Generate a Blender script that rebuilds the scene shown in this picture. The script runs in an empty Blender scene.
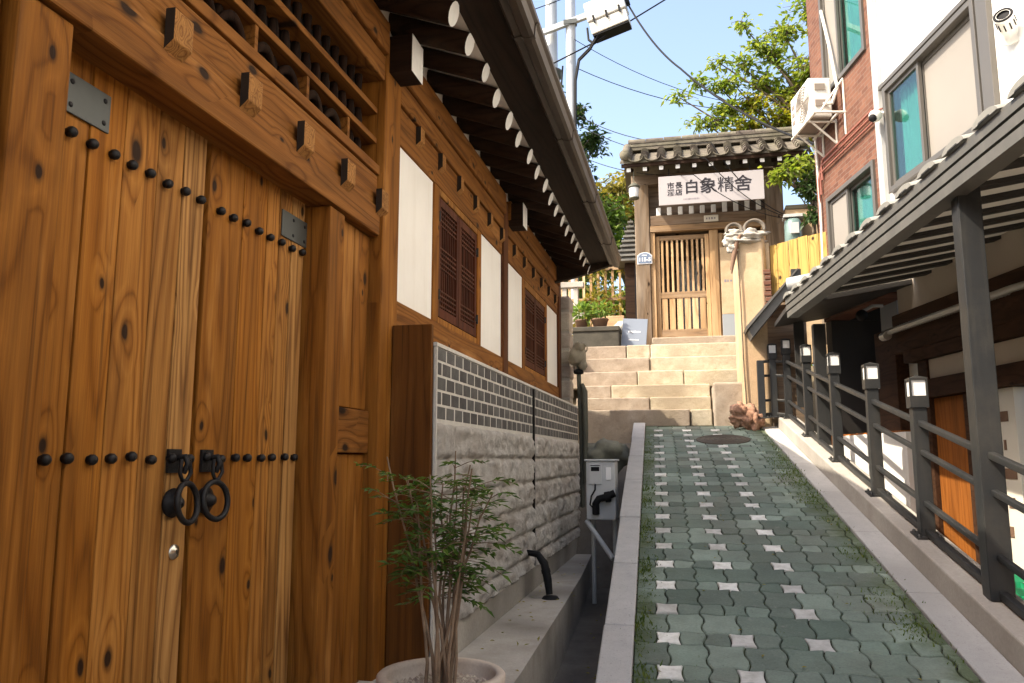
import bpy, math, random
from mathutils import Vector, Matrix, noise as mnoise
random.seed(7)
R = math.radians
scene = bpy.context.scene
col = scene.collection

# ------------------------------------------------------------------ camera
cd = bpy.data.cameras.new("camera"); cam = bpy.data.objects.new("camera", cd); col.objects.link(cam)
cd.sensor_width = 36.0; cd.lens = 36.0 * 800 / 1024; cd.clip_start = 0.05; cd.clip_end = 2000
cam.location = (0, 0, 0); cam.rotation_euler = (R(90 + 8.285), 0, R(12.416))
scene.camera = cam

# ------------------------------------------------------------------ world, sun, exposure
SUN_AZ, SUN_EL = 58.0, 47.8            # light travels 55 degrees right of the lane's axis
w = bpy.data.worlds.new("World"); scene.world = w; w.use_nodes = True
wn = w.node_tree
sky = wn.nodes.new("ShaderNodeTexSky"); sky.sky_type = 'NISHITA'; sky.sun_disc = False
sky.sun_elevation = R(SUN_EL); sky.sun_rotation = R(180 + SUN_AZ)
sky.air_density = 1.0; sky.dust_density = 4.0; sky.ozone_density = 1.0
bg = wn.nodes["Background"]; bg.inputs["Strength"].default_value = 0.15
wn.links.new(sky.outputs[0], bg.inputs["Color"])
sd = bpy.data.lights.new("sun", 'SUN'); sd.energy = 2.7; sd.angle = R(0.53); sd.color = (1.0, 0.93, 0.80)
sun = bpy.data.objects.new("sun", sd); col.objects.link(sun)
tv = Vector((math.sin(R(SUN_AZ)) * math.cos(R(SUN_EL)), math.cos(R(SUN_AZ)) * math.cos(R(SUN_EL)), -math.sin(R(SUN_EL))))
sun.rotation_euler = tv.to_track_quat('-Z', 'Y').to_euler(); sun.location = -tv * 30
vs = scene.view_settings
vs.view_transform = 'Standard'; vs.look = 'None'; vs.gamma = 1.0; vs.use_curve_mapping = False
vs.exposure = 1.68
vs.use_white_balance = True; vs.white_balance_temperature = 6900; vs.white_balance_tint = 10
scene.cycles.max_bounces = 8; scene.cycles.diffuse_bounces = 5; scene.cycles.transparent_max_bounces = 12
scene.cycles.sample_clamp_indirect = 6.0

# ------------------------------------------------------------------ node helper
class G:
    def __init__(s, name, rough=0.7, spec=0.3, metal=0.0):
        s.m = bpy.data.materials.new(name); s.m.use_nodes = True
        s.t = s.m.node_tree; s.b = s.t.nodes["Principled BSDF"]
        s.b.inputs["Roughness"].default_value = rough
        s.b.inputs["Specular IOR Level"].default_value = spec
        s.b.inputs["Metallic"].default_value = metal
    def n(s, k): return s.t.nodes.new("ShaderNode" + k)
    def put(s, inp, v):
        if isinstance(v, bpy.types.NodeSocket): s.t.links.new(v, inp)
        else: inp.default_value = v
    def obj(s): return s.n("TexCoord").outputs["Object"]
    def isl(s): return s.n("NewGeometry").outputs["Random Per Island"]
    def math(s, op, a, b=0.0, clamp=False):
        n = s.n("Math"); n.operation = op; n.use_clamp = clamp
        s.put(n.inputs[0], a); s.put(n.inputs[1], b); return n.outputs[0]
    def vm(s, op, a, b):
        n = s.n("VectorMath"); n.operation = op; s.put(n.inputs[0], a); s.put(n.inputs[1], b)
        return n.outputs["Value" if op == 'DOT_PRODUCT' else "Vector"]
    def comb(s, x, y, z):
        n = s.n("CombineXYZ"); s.put(n.inputs[0], x); s.put(n.inputs[1], y); s.put(n.inputs[2], z); return n.outputs[0]
    def sep(s, v):
        n = s.n("SeparateXYZ"); s.put(n.inputs[0], v); return n.outputs
    def noise(s, v, scale, detail=3.0, rough=0.55, dist=0.0):
        n = s.n("TexNoise"); s.put(n.inputs["Vector"], v); n.inputs["Scale"].default_value = scale
        n.inputs["Detail"].default_value = detail; n.inputs["Roughness"].default_value = rough
        n.inputs["Distortion"].default_value = dist; return n.outputs[0]
    def voro(s, v, scale, feat='F1', dim='3D'):
        n = s.n("TexVoronoi"); n.voronoi_dimensions = dim; n.feature = feat; s.put(n.inputs["Vector"], v); n.inputs["Scale"].default_value = scale
        return n.outputs["Distance"]
    def ramp(s, f, stops, interp='LINEAR'):
        n = s.n("ValToRGB"); s.put(n.inputs[0], f); e = n.color_ramp.elements; n.color_ramp.interpolation = interp
        while len(e) < len(stops): e.new(0.5)
        for k, (p, c) in zip(e, stops): k.position = p; k.color = (c[0], c[1], c[2], 1) if not isinstance(c, float) else (c, c, c, 1)
        return n.outputs[0]
    def mix(s, f, a, b, mode='MIX'):
        n = s.n("Mix"); n.data_type = 'RGBA'; n.blend_type = mode
        s.put(n.inputs[0], f)
        for i, v in ((6, a), (7, b)):
            s.put(n.inputs[i], v if isinstance(v, bpy.types.NodeSocket) else (v[0], v[1], v[2], 1))
        return n.outputs[2]
    def hsv(s, c, h=0.5, sa=1.0, v=1.0):
        n = s.n("HueSaturation"); s.put(n.inputs["Color"], c); s.put(n.inputs["Hue"], h); s.put(n.inputs["Saturation"], sa); s.put(n.inputs["Value"], v)
        return n.outputs[0]
    def rng(s, f, a, b):
        n = s.n("MapRange"); s.put(n.inputs[0], f); n.inputs[3].default_value = a; n.inputs[4].default_value = b; return n.outputs[0]
    def bump(s, h, strength=0.3, dist=0.01):
        n = s.n("Bump"); s.put(n.inputs["Height"], h); n.inputs["Strength"].default_value = strength; n.inputs["Distance"].default_value = dist
        s.t.links.new(n.outputs[0], s.b.inputs["Normal"])
    def col(s, c): s.put(s.b.inputs["Base Color"], c if isinstance(c, bpy.types.NodeSocket) else (c[0], c[1], c[2], 1))
    def rough(s, v): s.put(s.b.inputs["Roughness"], v)

def wood(name, light, dark, axis='Z', ring=9.0, knots=1.0, rough=0.68, grey=0.0, spec=0.15, wear=0.25, across=6.0, depth=0):
    """timber: contour-line grain drawn out along the axis, fine fibres, scattered knots, per-board tone and soot"""
    g = G(name, rough, spec)
    p = g.sep(g.obj()); r = g.isl(); r2 = g.math('FRACT', g.math('MULTIPLY', r, 57.31))
    ax = 'XYZ'.index(axis); oth = [i for i in range(3) if i != ax]
    a = g.math('ADD', p[oth[0]], g.math('MULTIPLY', r, 17.3)); b = g.math('ADD', p[oth[1]], g.math('MULTIPLY', r, 9.1))
    l = g.math('ADD', p[ax], g.math('MULTIPLY', r, 31.7))
    wv = g.noise(g.comb(a, b, g.math('MULTIPLY', l, 1.0)), 5.0, 2.0)
    kv = g.comb(g.math('ADD', g.math('MULTIPLY', b if depth == 0 else a, 5.5), g.math('MULTIPLY', wv, 0.25)), g.math('MULTIPLY', l, 3.0), 0.0)
    vn = g.n("TexVoronoi"); vn.voronoi_dimensions = '2D'; g.put(vn.inputs["Vector"], kv); vn.inputs["Scale"].default_value = 1.0; vn.inputs["Randomness"].default_value = 0.9
    cr = g.sep(vn.outputs["Color"])
    kd = g.math('ADD', vn.outputs["Distance"], g.math('MULTIPLY', g.math('GREATER_THAN', cr[0], 0.50 * min(1, knots)), 3.0))
    kd = g.math('MULTIPLY', kd, g.math('ADD', g.math('MULTIPLY', cr[1], 1.2), 0.6))
    knot = g.ramp(kd, [(0.0, 1.0), (0.060, 1.0), (0.085, 0.45), (0.14, 0.0)])
    halo = g.ramp(kd, [(0.0, 1.0), (0.45, 0.0)])
    v1 = g.comb(g.math('MULTIPLY', a, across), g.math('MULTIPLY', b, across), g.math('MULTIPLY', l, 0.34))
    n1 = g.noise(v1, 1.0, 1.0, 0.4, 0.2)
    n1 = g.math('ADD', n1, g.math('MULTIPLY', halo, 0.13))
    rr = g.math('FRACT', g.math('MULTIPLY', n1, ring))
    rv = g.ramp(rr, [(0.0, 0.15), (0.08, 0.55), (0.45, 1.0), (0.80, 0.62), (0.95, 0.0), (1.0, 0.15)])
    v2 = g.comb(g.math('MULTIPLY', a, 190.0), g.math('MULTIPLY', b, 190.0), g.math('MULTIPLY', l, 4.5))
    n2 = g.noise(v2, 1.0, 2.0, 0.6)
    v3 = g.comb(g.math('MULTIPLY', a, 7.0), g.math('MULTIPLY', b, 7.0), g.math('MULTIPLY', l, 0.9))
    n3 = g.noise(v3, 1.0, 4.0, 0.62)
    v4 = g.comb(g.math('MULTIPLY', a, 42.0), g.math('MULTIPLY', b, 42.0), g.math('MULTIPLY', l, 0.8))
    n4 = g.noise(v4, 1.0, 3.0, 0.6)
    f = g.math('ADD', g.math('MULTIPLY', rv, g.rng(r2, 0.30, 0.56)), g.math('MULTIPLY', n2, 0.50))
    mid = [(x * y) ** 0.5 for x, y in zip(light, dark)]
    c = g.ramp(f, [(0.12, [x * 0.55 for x in dark]), (0.34, dark), (0.60, mid), (0.92, light)])
    c = g.hsv(c, g.rng(r2, 0.497, 0.506), g.rng(r2, 1.06, 0.94), g.rng(r, 0.78, 1.18))
    c = g.mix(g.math('MULTIPLY', g.ramp(n3, [(0.50, 0.0), (0.74, 1.0)]), wear * 2.2), c, [x * 0.35 for x in dark])
    c = g.mix(g.math('MULTIPLY', g.ramp(n4, [(0.60, 0.0), (0.70, 1.0)]), 0.6), c, [x * 0.45 for x in dark])
    c = g.mix(g.math('MULTIPLY', g.ramp(n3, [(0.26, 0.55), (0.42, 0.0)]), 0.8), c, [min(1, x * 1.25) for x in light])
    if grey: c = g.mix(g.math('MULTIPLY', g.ramp(n3, [(0.3, 1.0), (0.6, 0.2)]), grey), c, (0.30, 0.27, 0.23))
    if knots: c = g.mix(g.math('MULTIPLY', knot, 0.97), c, (0.018, 0.0085, 0.004))
    g.col(c); g.rough(g.rng(n2, rough - 0.1, rough + 0.18))
    g.bump(g.math('ADD', g.math('MULTIPLY', n2, 0.6), g.math('MULTIPLY', rv, 0.5)), 0.4, 0.004)
    return g.m

def stone(name, c1, c2, scale=6.0, rough=0.85, speck=0.0, island=0.0, bump=0.4, stain=None, dist=0.01):
    g = G(name, rough, 0.25); o = g.obj()
    n1 = g.noise(o, scale, 6.0, 0.62); n2 = g.noise(o, scale * 14, 3.0, 0.7); n3 = g.noise(o, scale * 0.25, 3.0)
    c = g.mix(g.ramp(n1, [(0.3, 0.0), (0.7, 1.0)]), c1, c2)
    if island: c = g.hsv(c, g.rng(g.isl(), 0.5 - island * 0.03, 0.5 + island * 0.02), 1.0, g.rng(g.isl(), 1 - 0.35 * island, 1 + 0.22 * island))
    if speck: c = g.mix(g.math('MULTIPLY', g.ramp(n2, [(0.58, 0.0), (0.66, 1.0)]), speck), c, (0.04, 0.04, 0.045))
    if stain: c = g.mix(g.ramp(n3, [(0.48, 0.0), (0.68, 0.75)]), c, stain)
    c = g.hsv(c, 0.5, 1.0, g.rng(n2, 0.8, 1.2))
    g.col(c); g.bump(g.math('ADD', n1, g.math('MULTIPLY', n2, 0.45)), bump, dist); return g.m

def plain(name, c, rough=0.6, var=0.12, metal=0.0, spec=0.35, scale=5.0, dirt=0.0, dirtc=(0.1, 0.08, 0.06), bump=0.05):
    g = G(name, rough, spec, metal); o = g.obj()
    n1 = g.noise(o, scale, 5.0, 0.6); n2 = g.noise(o, scale * 20, 2.0)
    k = g.hsv(g.mix(0.0, c, c), 0.5, 1.0, g.rng(n1, 1 - var, 1 + var))
    if dirt: k = g.mix(g.math('MULTIPLY', g.ramp(g.noise(o, scale * 0.6, 6.0, 0.68), [(0.45, 0.0), (0.75, 1.0)]), dirt), k, dirtc)
    if dirt:
        st = g.vm('MULTIPLY', o, (9.0, 9.0, 0.7)); k = g.mix(g.math('MULTIPLY', g.ramp(g.noise(st, 1.0, 5.0, 0.65), [(0.52, 0.0), (0.80, 1.0)]), dirt * 1.4), k, dirtc)
    g.col(k); g.rough(g.rng(n1, rough - 0.08, rough + 0.1)); g.bump(g.math('ADD', n1, g.math('MULTIPLY', n2, 0.4)), bump, 0.01)
    return g.m

def leafmat(name, c1, c2, trans=0.35, rough=0.5):
    g = G(name, rough, 0.3); r = g.isl()
    c = g.mix(r, c1, c2); c = g.hsv(c, 0.5, 1.0, g.rng(g.noise(g.obj(), 1.3, 2.0), 0.65, 1.35))
    g.col(c)
    tr = g.n("BsdfTranslucent"); g.t.links.new(g.hsv(c, 0.49, 1.1, 1.5), tr.inputs["Color"])
    mx = g.n("MixShader"); mx.inputs[0].default_value = trans
    g.t.links.new(g.b.outputs[0], mx.inputs[1]); g.t.links.new(tr.outputs[0], mx.inputs[2])
    g.t.links.new(mx.outputs[0], g.t.nodes["Material Output"].inputs["Surface"]); return g.m

M = {}
M['door'] = wood('door_wood', (0.49, 0.238, 0.066), (0.205, 0.080, 0.0175), 'Z', ring=12, knots=1.0)
M['jamb'] = wood('jamb_wood', (0.45, 0.215, 0.060), (0.185, 0.072, 0.0160), 'Z', ring=9, knots=0.5)
M['beam'] = wood('beam_wood', (0.42, 0.205, 0.068), (0.170, 0.068, 0.0180), 'Y', ring=10, knots=0.7)
M['peg'] = wood('peg_wood', (0.38, 0.18, 0.055), (0.18, 0.072, 0.018), 'X', ring=14, knots=0.0, across=14)
M['shadow_wood'] = wood('shaded_wood', (0.028, 0.014, 0.008), (0.012, 0.006, 0.004), 'Z', knots=0.0, rough=0.85, spec=0.1)  # near-black wood: the lattice recess's shade is put into the colour
M['peg_shade'] = plain('peg_side_shade', (0.02, 0.012, 0.008), 0.8)  # near face of each peg coloured dark to stand for shade
M['end_board'] = wood('end_board_wood', (0.20, 0.088, 0.024), (0.095, 0.037, 0.010), 'Z', ring=9, knots=0.6)
M['col_dark'] = wood('dark_column_wood', (0.17, 0.07, 0.028), (0.08, 0.03, 0.012), 'Z', ring=8, knots=0.3)
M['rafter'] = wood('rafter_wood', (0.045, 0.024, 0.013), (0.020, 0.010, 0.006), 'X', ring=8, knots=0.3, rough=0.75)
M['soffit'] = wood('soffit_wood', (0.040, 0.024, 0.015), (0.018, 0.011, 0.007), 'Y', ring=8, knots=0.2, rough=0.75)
M['lat_red'] = wood('lattice_wood', (0.12, 0.038, 0.018), (0.055, 0.017, 0.009), 'Z', ring=6, knots=0.0)
M['gate_v'] = wood('gate_wood', (0.72, 0.51, 0.29), (0.42, 0.26, 0.13), 'Z', ring=8, knots=0.5, grey=0.2, rough=0.75, depth=1)
M['gate_post'] = wood('gate_post_wood', (0.30, 0.205, 0.125), (0.13, 0.082, 0.045), 'Z', ring=8, knots=0.5, grey=0.45, rough=0.8, depth=1)
M['gate_h'] = wood('gate_rail_wood', (0.46, 0.31, 0.17), (0.25, 0.15, 0.075), 'X', ring=8, knots=0.4, grey=0.3, rough=0.75)
M['gate_old'] = wood('weathered_wood', (0.30, 0.20, 0.12), (0.14, 0.085, 0.05), 'X', ring=8, knots=0.3, grey=0.5, rough=0.8)
M['fence'] = wood('fence_wood', (0.46, 0.285, 0.075), (0.32, 0.175, 0.038), 'Z', ring=9, knots=0.8, rough=0.55, depth=1)
M['orange'] = wood('orange_wood', (0.40, 0.165, 0.05), (0.25, 0.09, 0.025), 'Z', ring=8, knots=0.2)
M['shop_beam'] = wood('shop_beam_wood', (0.10, 0.05, 0.028), (0.05, 0.025, 0.014), 'Y', ring=8, knots=0.2, rough=0.7)
M['plaster'] = plain('white_plaster', (0.80, 0.775, 0.725), 0.85, 0.06, scale=3.0, dirt=0.16, dirtc=(0.52, 0.45, 0.36))
M['white_paint'] = plain('white_end_paint', (0.80, 0.79, 0.75), 0.8, 0.08, dirt=0.25, dirtc=(0.4, 0.37, 0.32), scale=9)
M['iron'] = plain('black_iron', (0.022, 0.021, 0.022), 0.5, 0.3, metal=0.6, scale=30, bump=0.3)
M['steel_plate'] = plain('dull_steel', (0.085, 0.09, 0.085), 0.5, 0.25, metal=0.5, scale=12)
M['lock'] = plain('lock_metal', (0.55, 0.52, 0.45), 0.3, 0.1, metal=1.0)
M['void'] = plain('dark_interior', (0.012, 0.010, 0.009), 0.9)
M['gutter'] = plain('brown_gutter_metal', (0.050, 0.037, 0.028), 0.5, 0.2, metal=0.2, dirt=0.35, dirtc=(0.10, 0.075, 0.055), scale=3)
M['tile'] = stone('roof_tile', (0.10, 0.10, 0.098), (0.20, 0.195, 0.18), 5, 0.8, island=0.7, stain=(0.16, 0.15, 0.11))
M['tile_old'] = stone('old_roof_tile', (0.085, 0.075, 0.060), (0.19, 0.165, 0.13), 9, 0.9, island=1.0, stain=(0.12, 0.11, 0.075))
M['brick_dark'] = stone('charcoal_brick', (0.075, 0.072, 0.070), (0.125, 0.118, 0.112), 14, 0.8, island=0.9)
M['mortar'] = stone('mortar', (0.52, 0.49, 0.44), (0.62, 0.59, 0.53), 20, 0.9)
M['granite_rough'] = stone('split_granite', (0.52, 0.48, 0.43), (0.80, 0.765, 0.71), 22, 0.9, speck=0.5, bump=1.0, stain=(0.46, 0.40, 0.34), dist=0.03)
M['granite'] = stone('kerb_granite', (0.40, 0.39, 0.37), (0.53, 0.515, 0.485), 5, 0.75, speck=0.35, island=0.5, bump=0.2, stain=(0.30, 0.29, 0.27))
M['concrete'] = stone('concrete', (0.33, 0.30, 0.26), (0.47, 0.44, 0.39), 4, 0.9, bump=0.35, stain=(0.13, 0.115, 0.095))
M['upstand'] = stone('kerb_concrete', (0.33, 0.30, 0.265), (0.43, 0.40, 0.355), 4, 0.9, bump=0.35, stain=(0.24, 0.21, 0.18))
M['gutterfloor'] = stone('gutter_floor', (0.10, 0.085, 0.07), (0.18, 0.155, 0.125), 4, 0.85, stain=(0.05, 0.045, 0.035))
M['step'] = stone('step_stone', (0.32, 0.262, 0.185), (0.50, 0.43, 0.33), 7, 0.88, speck=0.3, island=1.0, bump=0.7, stain=(0.27, 0.215, 0.15), dist=0.02)
M['pier'] = stone('rough_stone', (0.30, 0.255, 0.21), (0.46, 0.41, 0.35), 5, 0.9, island=0.8, bump=0.8, dist=0.03)
M['mossy'] = stone('mossy_concrete', (0.16, 0.155, 0.12), (0.27, 0.26, 0.20), 6, 0.9, bump=0.6, stain=(0.10, 0.12, 0.06), dist=0.02)
M['bench'] = stone('bench_stone', (0.045, 0.042, 0.034), (0.085, 0.078, 0.062), 5, 0.85)
M['rock'] = stone('red_rock', (0.30, 0.15, 0.095), (0.46, 0.28, 0.19), 8, 0.9, bump=0.9, dist=0.03)
M['clay'] = stone('pale_clay', (0.46, 0.38, 0.31), (0.56, 0.48, 0.40), 7, 0.8, bump=0.15)
M['gravel'] = stone('gravel', (0.38, 0.31, 0.24), (0.56, 0.48, 0.39), 9, 0.9, island=1.0)
M['pillar'] = stone('cream_render', (0.38, 0.27, 0.16), (0.52, 0.40, 0.26), 5, 0.9, bump=0.6, stain=(0.42, 0.25, 0.14))
M['lump'] = stone('white_lime', (0.30, 0.275, 0.235), (0.48, 0.455, 0.40), 7, 0.9, bump=0.5, stain=(0.30, 0.27, 0.22))
M['soil'] = stone('soil', (0.10, 0.08, 0.05), (0.17, 0.14, 0.09), 3, 0.95)
M['grey_metal'] = plain('dark_grey_paint', (0.026, 0.027, 0.028), 0.42, 0.25, metal=0.2, scale=6, dirt=0.35, dirtc=(0.085, 0.075, 0.06), bump=0.12)
M['canopy'] = plain('canopy_paint', (0.095, 0.092, 0.083), 0.55, 0.2, scale=5, dirt=0.35, dirtc=(0.17, 0.16, 0.14))
M['canopy_tile'] = plain('canopy_tile_paint', (0.20, 0.195, 0.175), 0.6, 0.25, scale=7, dirt=0.4, dirtc=(0.30, 0.29, 0.26))
M['canopy_dark'] = plain('canopy_groove', (0.030, 0.029, 0.027), 0.7)
M['canopy_raf'] = plain('canopy_rafter', (0.030, 0.027, 0.025), 0.55)
M['deck'] = plain('canopy_ceiling_board', (0.74, 0.72, 0.68), 0.6, 0.08)
M['lens'] = plain('lamp_lens', (0.80, 0.80, 0.78), 0.25, 0.03, spec=0.5)
M['white_wall'] = plain('white_render', (0.80, 0.79, 0.77), 0.85, 0.05, scale=2.5, dirt=0.22, dirtc=(0.42, 0.40, 0.36))
M['trim'] = plain('grey_trim', (0.36, 0.36, 0.35), 0.5, 0.06)
M['winframe'] = plain('bronze_frame', (0.115, 0.105, 0.092), 0.4, 0.1, metal=0.3)
M['palebl'] = plain('pale_blind', (0.235, 0.215, 0.19), 0.6, 0.12, scale=1.2)
M['curtain'] = plain('teal_curtain', (0.15, 0.27, 0.25), 0.8, 0.3, scale=2)
M['beige'] = plain('beige_render', (0.50, 0.43, 0.35), 0.85, 0.06, dirt=0.15, dirtc=(0.36, 0.3, 0.24), scale=2)
M['pipe_silver'] = plain('silver_pipe', (0.50, 0.48, 0.45), 0.35, 0.15, metal=0.7, scale=14)
M['cream_paint'] = plain('cream_paint', (0.66, 0.62, 0.54), 0.5, 0.06)
M['ac'] = plain('ac_plastic', (0.62, 0.60, 0.55), 0.45, 0.05, dirt=0.15, dirtc=(0.5, 0.45, 0.38))
M['ac_dark'] = plain('ac_underside', (0.22, 0.18, 0.15), 0.6, 0.2)
M['box_grey'] = plain('meter_grey', (0.52, 0.53, 0.53), 0.5, 0.05, dirt=0.15, dirtc=(0.3, 0.28, 0.25))
M['rubber'] = plain('black_rubber', (0.012, 0.012, 0.013), 0.6, spec=0.12)
M['pole'] = plain('galvanised_pole', (0.42, 0.44, 0.455), 0.5, 0.08, metal=0.25, scale=3)
M['placard'] = plain('slate_blue_board', (0.17, 0.20, 0.25), 0.6, 0.1)
M['ink'] = plain('ink', (0.018, 0.016, 0.022), 0.7)
M['ink_grey'] = plain('grey_ink', (0.22, 0.20, 0.22), 0.7)
M['signwhite'] = plain('sign_board', (0.37, 0.345, 0.352), 0.6, 0.03)
M['lettering'] = plain('white_lettering', (0.80, 0.80, 0.80), 0.6)
M['plate_blue'] = plain('plate_blue', (0.13, 0.17, 0.25), 0.45)
M['green_plastic'] = plain('green_plastic', (0.015, 0.28, 0.13), 0.35, 0.1)
M['standpipe'] = plain('mossy_pipe', (0.085, 0.085, 0.065), 0.7, 0.3, scale=12)
M['cloth'] = plain('grubby_cloth', (0.27, 0.24, 0.18), 0.9, 0.3, scale=14, bump=0.4)
M['redpipe'] = plain('red_brown_pipe', (0.24, 0.085, 0.06), 0.5, 0.15)
M['bluegrey'] = plain('blue_grey_render', (0.26, 0.28, 0.30), 0.8, 0.08)
M['darkgreen_meter'] = plain('meter_glass', (0.16, 0.24, 0.23), 0.15, 0.3, spec=0.6, scale=12)
M['rust'] = plain('rusty_iron', (0.17, 0.10, 0.065), 0.75, 0.3, scale=14, bump=0.4)
M['manhole'] = plain('worn_manhole_iron', (0.085, 0.066, 0.048), 0.75, 0.3, scale=14, dirt=0.4, dirtc=(0.10, 0.11, 0.08), bump=0.4)
M['bark'] = stone('bark', (0.10, 0.075, 0.05), (0.20, 0.16, 0.115), 9, 0.9, bump=0.6)
M['cane'] = stone('cane_bark', (0.17, 0.11, 0.07), (0.30, 0.21, 0.14), 14, 0.8, bump=0.3)
M['leaf_n'] = leafmat('nandina_leaf', (0.042, 0.100, 0.020), (0.11, 0.18, 0.034), 0.35)
M['leaf_y'] = leafmat('yellowing_leaf', (0.13, 0.20, 0.030), (0.34, 0.30, 0.035), 0.4)
M['leaf_g'] = leafmat('green_leaf', (0.12, 0.20, 0.03), (0.27, 0.31, 0.06), 0.5)
M['leaf_d'] = leafmat('dark_leaf', (0.020, 0.050, 0.014), (0.045, 0.085, 0.02), 0.25)
M['leaf_o'] = leafmat('ochre_leaf', (0.17, 0.17, 0.035), (0.32, 0.26, 0.05), 0.4)
M['leaf_b'] = leafmat('bright_leaf', (0.10, 0.19, 0.035), (0.19, 0.26, 0.055), 0.4)
M['grass'] = leafmat('weed_leaf', (0.055, 0.105, 0.018), (0.13, 0.165, 0.032), 0.3)
g = G('window_glass', 0.03, 0.6)
tr = g.n("BsdfTransparent"); tr.inputs[0].default_value = (0.62, 0.86, 0.82, 1); gl = g.n("BsdfGlossy"); gl.inputs["Roughness"].default_value = 0.02; gl.inputs["Color"].default_value = (0.9, 0.95, 0.95, 1)
mx = g.n("MixShader"); mx.inputs[0].default_value = 0.13; g.t.links.new(tr.outputs[0], mx.inputs[1]); g.t.links.new(gl.outputs[0], mx.inputs[2]); g.t.links.new(mx.outputs[0], g.t.nodes["Material Output"].inputs["Surface"]); M['glass'] = g.m
g = G('canopy_panel', 0.5, 0.3); g.col((0.62, 0.60, 0.56)); tr = g.n("BsdfTranslucent"); tr.inputs[0].default_value = (0.75, 0.72, 0.66, 1); mx = g.n("MixShader"); mx.inputs[0].default_value = 0.13
g.t.links.new(g.b.outputs[0], mx.inputs[1]); g.t.links.new(tr.outputs[0], mx.inputs[2]); g.t.links.new(mx.outputs[0], g.t.nodes["Material Output"].inputs["Surface"]); M['deck'] = g.m
# green pavers: one tone per paver, worn and mossy
g = G('paver_green', 0.8, 0.3); r = g.isl(); o = g.obj()
c = g.mix(r, (0.112, 0.150, 0.118), (0.205, 0.245, 0.196)); n1 = g.noise(o, 5, 6.0, 0.65); n2 = g.noise(o, 90, 2.0); n3 = g.noise(o, 1.1, 4.0, 0.6)
c = g.hsv(c, g.rng(r, 0.49, 0.515), 1.0, g.rng(n1, 0.55, 1.55)); c = g.hsv(c, 0.5, 1.0, g.rng(g.math('FRACT', g.math('MULTIPLY', r, 91.7)), 0.70, 1.30)); c = g.mix(g.ramp(n3, [(0.48, 0.0), (0.7, 0.55)]), c, (0.150, 0.140, 0.105))
c = g.mix(g.ramp(g.noise(o, 16, 5.0, 0.7), [(0.60, 0.0), (0.74, 0.5)]), c, (0.27, 0.275, 0.23))
pp_ = g.sep(o); lat = g.math('ADD', pp_[0], g.math('MULTIPLY', pp_[1], 0.0404)); ed = g.math('ABSOLUTE', g.math('SUBTRACT', lat, 0.60))
ed = g.math('ADD', ed, g.math('MULTIPLY', g.math('SUBTRACT', g.noise(o, 3.2, 5.0, 0.65), 0.5), 0.75)); c = g.mix(g.ramp(ed, [(0.56, 0.0), (0.74, 0.75)]), c, (0.060, 0.080, 0.026))
c = g.mix(g.ramp(g.noise(o, 38, 3.0, 0.7), [(0.66, 0.0), (0.74, 0.6)]), c, (0.05, 0.055, 0.045))
g.col(g.hsv(c, 0.5, 1.0, g.rng(n2, 0.75, 1.25))); g.bump(g.math('ADD', n1, n2), 0.45, 0.006); g.rough(g.rng(n1, 0.65, 0.9)); M['paver'] = g.m
g = G('paver_white', 0.8, 0.3); r = g.isl(); o = g.obj(); n1 = g.noise(o, 14, 6.0, 0.68)
c = g.mix(g.ramp(n1, [(0.42, 0.0), (0.72, 0.75)]), (0.80, 0.78, 0.71), (0.40, 0.37, 0.30)); g.col(g.hsv(c, 0.5, 1.0, g.rng(r, 0.62, 1.1))); g.bump(n1, 0.4, 0.006); M['paver_white'] = g.m
g = G('joint_moss', 0.95, 0.1); o = g.obj(); g.col(g.mix(g.ramp(g.noise(o, 6, 5.0), [(0.42, 0.0), (0.62, 1.0)]), (0.030, 0.027, 0.020), (0.040, 0.055, 0.018))); g.bump(g.noise(o, 60, 3), 0.8, 0.01); M['joint'] = g.m
BETA = math.atan(0.203); FT = Vector((math.sin(BETA), -math.cos(BETA), 0)); FN = Vector((-math.cos(BETA), -math.sin(BETA), 0)); FO = Vector((1.65, 10.5, 0))
def fac(u, n, z): return FO + FT * u + FN * n + Vector((0, 0, z))
def brickmat(name, c1, c2, mort, bw=0.2, bh=0.068, useface=True):
    g = G(name, 0.85, 0.25); o = g.obj(); p = g.sep(o)
    uu = g.vm('DOT_PRODUCT', o, tuple(FT)) if useface else p[0]
    v = g.comb(uu, p[2], 0.0)
    n = g.n("TexBrick"); g.put(n.inputs["Vector"], v); n.inputs["Scale"].default_value = 1.0
    n.inputs["Color1"].default_value = (*c1, 1); n.inputs["Color2"].default_value = (*c2, 1); n.inputs["Mortar"].default_value = (*mort, 1)
    n.inputs["Mortar Size"].default_value = 0.0045; n.inputs["Brick Width"].default_value = bw; n.inputs["Row Height"].default_value = bh; n.inputs["Bias"].default_value = -0.1
    n1 = g.noise(o, 7, 5.0, 0.65)
    g.col(g.hsv(n.outputs[0], 0.5, 1.0, g.rng(n1, 0.7, 1.3))); g.bump(g.math('ADD', g.math('MULTIPLY', n.outputs[1], -1.0), g.math('MULTIPLY', n1, 0.4)), 0.6, 0.01); return g.m
M['redbrick'] = brickmat('red_brick', (0.17, 0.076, 0.048), (0.10, 0.040, 0.027), (0.16, 0.105, 0.08), 0.155, 0.054)
M['tanbrick'] = brickmat('tan_brick', (0.50, 0.33, 0.19), (0.40, 0.24, 0.13), (0.32, 0.25, 0.17), 0.2, 0.075, False)

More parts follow.
